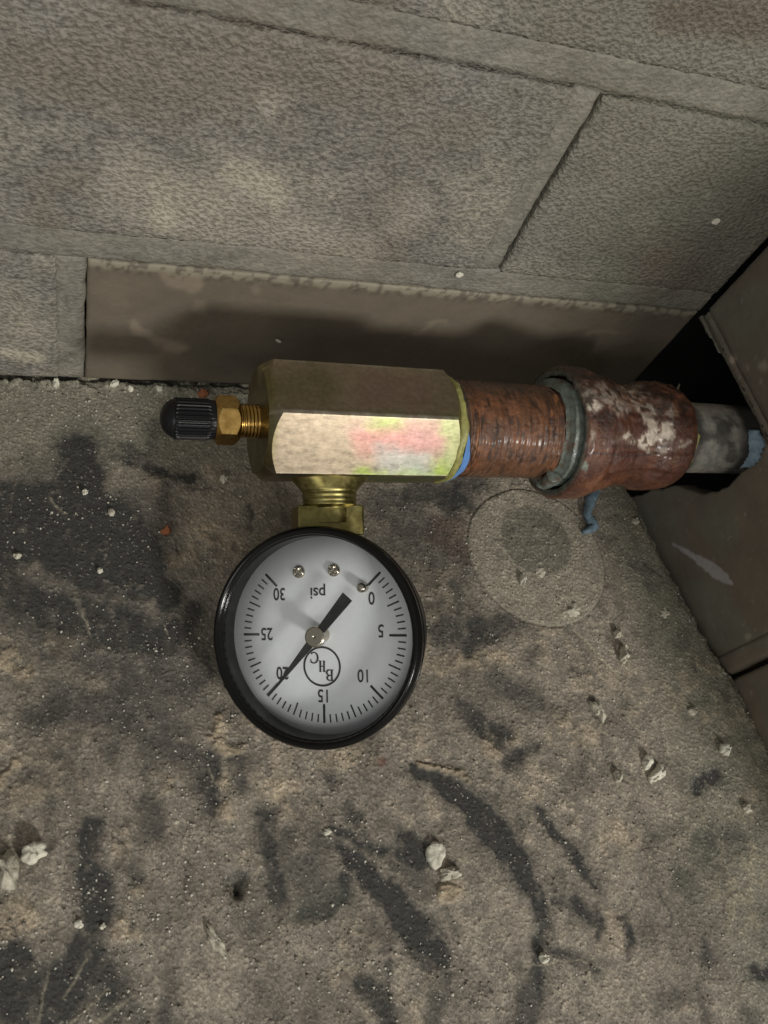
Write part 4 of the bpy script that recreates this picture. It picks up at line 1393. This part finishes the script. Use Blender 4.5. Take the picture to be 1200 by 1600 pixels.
U = 0.00072   # floor units per photo pixel, roughly
items = [
    ("paint_flake", (680, 1334), (19, 20), m_chip, "large flat cream paint flake on the floor below the gauge", "paint flake", 3, 0.010, 0.5, 0.2, 0.10, False),
    ("mortar_crumb", (703, 1364), (19, 10), m_crumb, "low wide cream crumb just below the large flat flake", "crumb", 4, 0.012, 0.7, 0.0, 0.05, True),
    ("mortar_lump", (12, 1362), (17, 30), m_crumb, "craggy pale mortar lump at the left edge of the floor", "mortar lump", 5, 0.028, 0.6, -0.2, 0.1, True),
    ("mortar_chip", (52, 1332), (20, 15), m_chip, "pale chip with a ragged side beside the craggy lump", "mortar chip", 6, 0.018, 0.8, 0.3, 0.3, False),
    ("mortar_chip", (337, 1470), (9, 27), m_crumb, "narrow ragged pale chip on the lower left floor under the dark pit", "mortar chip", 7, 0.012, 0.9, -0.5, 0.1, True),
    ("wedge_chip", (1010, 1192), (10, 16), m_chip, "pale upper chip of a wedge-shaped pair on the right floor", "mortar chip", 8, 0.012, 0.7, 0.7, 0.2, True),
    ("wedge_chip", (1024, 1212), (22, 9), m_chip, "pale lower chip of a wedge-shaped pair on the right floor", "mortar chip", 9, 0.012, 0.8, -0.5, 0.1, True),
    ("mortar_crumb", (973, 1024), (9, 16), m_crumb, "lower knobbly crumb of two on the grey dust right of the gauge", "crumb", 10, 0.016, 0.7, 0.5, 0.1, True),
    ("mortar_crumb", (964, 990), (7, 9), m_crumb, "upper small knobbly crumb of two on the grey dust right of the gauge", "crumb", 11, 0.012, 0.5, 0.3, 0.1, True),
    ("mortar_crumb", (933, 1112), (9, 19), m_crumb, "upright rough crumb halfway between gauge and right floor edge", "crumb", 12, 0.013, 0.9, -0.2, 0.1, True),
    ("mortar_crumb", (1130, 1172), (9, 10), m_chip, "round pale crumb close to the slab edge at the right", "crumb", 13, 0.014, 0.4, 0.0, 0.1, True),
    ("mortar_crumb", (964, 1212), (8, 9), m_crumb, "small pale crumb left of the wedge-shaped chips", "crumb", 14, 0.012, 0.5, 0.0, 0.1, True),
    ("pebble", (849, 1496), (8, 8), m_chip, "round cream pebble on the dark streak at the bottom", "pebble", 15, 0.013, 0.15, 0.0, 0.1, True),
    ("mortar_crumb", (815, 908), (6, 13), m_chip, "narrow white crumb inside the faint disc mark", "crumb", 16, 0.012, 0.6, 0.3, 0.2, True),
    ("mortar_crumb", (845, 894), (11, 10), m_crumb, "rough pale crust in the middle of the faint disc mark", "crumb", 17, 0.005, 0.9, 0.0, 0.0, True),
    ("mortar_crumb", (896, 955), (14, 11), m_crumb, "rough pale crust on the lower right rim of the disc mark", "crumb", 18, 0.005, 1.0, 0.0, 0.0, True),
    ("paint_flake", (512, 1300), (7, 5), m_chip, "small cream flake at the tip of a dark smear below the gauge", "paint flake", 19, 0.006, 0.6, 0.2, 0.1, False),
    ("mortar_crumb", (349, 750), (7, 7), m_chip, "small white crumb on the floor below the brass valve nut", "crumb", 20, 0.012, 0.5, 0.0, 0.1, True),
    ("paint_flake", (123, 1444), (8, 6), m_chip, "small cream flake on the dark strip at the lower left", "paint flake", 21, 0.006, 0.6, 0.5, 0.2, False),
    ("paint_flake", (161, 1447), (5, 4), m_chip, "tiny cream flake right of another flake at the lower left", "paint flake", 22, 0.005, 0.6, -0.5, 0.1, False),
    ("rust_flake", (259, 831), (8, 8), m_rustchip, "orange rust flake on the dark stain left of the gauge", "rust flake", 23, 0.012, 0.7, 0.0, 0.3, True),
    ("rust_flake", (317, 619), (11, 6), m_rustchip, "orange rust flake under the wall just above the valve cap", "rust flake", 24, 0.014, 0.5, 0.0, 0.1, True),
    ("mortar_crumb", (1081, 1112), (9, 6), m_crumb, "pale crumb inward of the mortar joint at the slab edge", "crumb", 26, 0.009, 0.6, -0.4, 0.1, True),
    ("mortar_crumb", (1038, 958), (10, 8), m_crumb, "pale gritty crumb near the slab edge below the paint scrape", "crumb", 27, 0.007, 0.9, 0.1, 0.0, True),
    ("mortar_crumb", (992, 816), (8, 6), m_crumb, "pale crumb on the slab edge under the pipe coupling", "crumb", 28, 0.010, 0.6, 0.1, 0.1, True),
    ("mortar_crumb", (1165, 1262), (8, 8), m_crumb, "dusty crumb at the right beyond the dark square stain", "crumb", 29, 0.010, 0.6, 0.1, 0.1, True),
    ("mortar_crumb", (133, 769), (5, 5), m_chip, "white crumb inside the black stain at the left", "crumb", 30, 0.009, 0.4, 0.1, 0.1, True),
    ("mortar_crumb", (174, 801), (6, 6), m_crumb, "grey crumb on the right shoulder of the black stain", "crumb", 31, 0.008, 0.4, 0.1, 0.1, True),
    ("mortar_crumb", (156, 892), (5, 5), m_chip, "yellowish crumb low in the black stain at the left", "crumb", 32, 0.009, 0.4, 0.1, 0.1, True),
    ("mortar_crumb", (27, 868), (7, 6), m_crumb, "grey ring-shaped crumb at the left edge of the stain", "crumb", 33, 0.006, 0.4, 0.1, 0.1, True),
    ("mortar_crumb", (88, 603), (6, 8), m_chip, "white crumb at the wall foot below the left mortar joint", "crumb", 34, 0.012, 0.6, 0.1, 0.1, True),
    ("mortar_crumb", (204, 609), (5, 6), m_chip, "white crumb at the foot of the brown brick", "crumb", 35, 0.010, 0.6, 0.1, 0.1, True),
    ("paint_flake", (178, 604), (9, 4), m_chip, "thin white flake leaning at the foot of the brown brick", "paint flake", 36, 0.008, 0.6, -0.5, 0.1, False),
    ("paint_flake", (248, 610), (7, 4), m_chip, "thin white flake at the wall foot left of the valve cap", "paint flake", 37, 0.007, 0.6, 0.4, 0.1, False),
]
for nm, px, sz, mt, lb_, ct, sd, tk, rg_, an, tl, cr in items:
    dist = np.linalg.norm(on_floor(px) - CAM)
    u_ = dist / F_PX * 1.0
    flake(nm, px, (sz[0] * u_ * .82, sz[1] * u_ * .92), mt, lb_, ct, sd, tk, rg_, -an, 'floor', 0.0, tl, cr)
flake("paint_speck", (717, 428), (0.0055, 0.0042), m_chip, "white paint speck stuck on the wall above the hex fitting", "paint speck", 51, 0.003, 0.5, 0.5, 'back')
flake("paint_speck", (1118, 344), (0.0055, 0.0050), m_chip, "white paint speck on the right-hand stippled brick", "paint speck", 52, 0.003, 0.5, 0.5, 'back')
flake("paint_speck", (435, 531), (0.0045, 0.0022), m_chip, "tiny pale speck on the shaded brown brick above the hex fitting", "paint speck", 53, 0.003, 0.5, -0.5, 'back')


def ribbon(name, pts, wids, mat, label, cat, thick=0.003, seed=0, parent=None):
    """crumpled strip following points in space"""
    pts = np.array(pts, float); n = 26
    d = np.r_[0, np.cumsum(np.linalg.norm(np.diff(pts, axis=0), axis=1))]
    s = np.linspace(0, d[-1], n)
    P_ = np.c_[[np.interp(s, d, pts[:, i]) for i in range(3)]].T
    W_ = np.interp(s, d, wids)
    T_ = np.gradient(P_, axis=0); T_ /= np.linalg.norm(T_, axis=1)[:, None]
    toc = CAM - P_; toc /= np.linalg.norm(toc, axis=1)[:, None]
    Sx = np.cross(T_, toc); Sx /= np.linalg.norm(Sx, axis=1)[:, None]
    Nn = np.cross(Sx, T_)
    r = np.random.default_rng(seed)
    m = 12
    ph = np.linspace(0, 2 * np.pi, m, endpoint=False)
    V = []
    for i in range(n):
        for j in range(m):
            k_ = 1 + 0.3 * (r.random() - 0.5)
            V.append(P_[i] + Sx[i] * W_[i] * math.cos(ph[j]) * k_ + Nn[i] * thick * math.sin(ph[j]) * k_)
    F = gridfaces(n, m, True).tolist() + [list(range(m)), [(n - 1) * m + i for i in range(m)]]
    ob = outward(mk(name, V, F, mat, parent, True))
    if label: tag(ob, label, cat)
    return ob


def up(p, h):
    q = on_floor(p)
    return (q[0], q[1], fz(q[0], q[1]) + h)


ribbon("sealant_strip", [up((926, 766), .010), up((918, 785), .010), up((914, 806), .006), up((926, 826), .004), up((908, 834), .003)], [.009, .009, .006, .008, .003],
       m_palebl, "crumpled dark blue sealant strip on the floor under the coupling", "sealant strip", 0.006, 4)
q1, q2, q3, q4 = [on_right(p) + np.array([-0.014, 0, 0]) for p in ((1190, 672), (1187, 692), (1176, 712), (1160, 730))]
ribbon("sealant_lump", [q1, q2, q3, q4], [.007, .017, .021, .006], m_palebl, "pale blue sealant lump on the right rim of the wall hole", "sealant lump", 0.008, 9)
q1, q2 = on_right((1070, 600)) + np.array([-0.01, 0, 0.0]), on_right((1064, 616)) + np.array([-0.01, 0, 0])
ribbon("wire_end", [q1, 0.5 * (q1 + q2), q2], [.0008, .002, .0015], m_crumb, "thin pale sliver standing in the dark hole above the coupling", "sliver", 0.0015, 3)

# ------------------------------------------------------------------ grit: too many to count


def grit(name, n, smin, smax, mat, seed, dens=None, lab=None):
    r = np.random.default_rng(seed)
    px = np.c_[r.uniform(-40, 1240, n * 3), r.uniform(596, 1640, n * 3)]
    P_ = np.array([on_floor(p) for p in px])
    ok = (P_[:, 0] < edge_x(P_[:, 1]) - 0.004) & (P_[:, 1] < 0.738) & (P_[:, 0] > -0.9) & (P_[:, 1] > -0.8)
    if dens is not None:
        ok &= r.random(len(P_)) < dens(px, P_)
    P_ = P_[ok][:n]
    o6 = np.array([(1, 0, 0), (-1, 0, 0), (0, 1, 0), (0, -1, 0), (0, 0, 1), (0, 0, -1)], float)
    f8 = np.array([(0, 2, 4), (2, 1, 4), (1, 3, 4), (3, 0, 4), (2, 0, 5), (1, 2, 5), (3, 1, 5), (0, 3, 5)])
    m = len(P_)
    s = smin + (smax - smin) * r.random(m) ** 4.0
    sc = s[:, None, None] * (0.6 + 0.8 * r.random((m, 6, 1)))
    a_ = r.uniform(0, 6.28, m); ca, sa = np.cos(a_), np.sin(a_)
    V = o6[None] * sc
    V = np.stack([V[..., 0] * ca[:, None] - V[..., 1] * sa[:, None], V[..., 0] * sa[:, None] + V[..., 1] * ca[:, None], V[..., 2] * 0.8], -1)
    zz = np.array([fz(p[0], p[1]) for p in P_])
    V += np.c_[P_[:, 0], P_[:, 1], zz + s * 0.35][:, None, :]
    F = (np.arange(m)[:, None, None] * 6 + f8[None]).reshape(-1, 3)
    return mk(name, V.reshape(-1, 3), F, mat, None, False, None, 'stuff')


def dens1(px, P_):
    n = fbm(P_[:, :2], 22, 3, 66)
    d = 0.08 + 0.92 * sstep(0.45, 0.68, n)
    d = d + 0.6 * sstep(680, 610, px[:, 1])
    d = np.where((px[:, 1] < 622) | (edge_x(P_[:, 1]) - P_[:, 0] < 0.02), 1.0, d * 0.7)
    return np.clip(d, 0, 1)


g1 = grit("light_grit", 5000, 0.0004, 0.0022, m_grit, 5, dens1)
tag(g1, "fine pale grit scattered over the dusty floor", "grit")
g2 = grit("brown_grit", 2600, 0.0005, 0.0024, m_gritd, 6, dens1)
tag(g2, "fine brown grit scattered over the dusty floor", "grit")
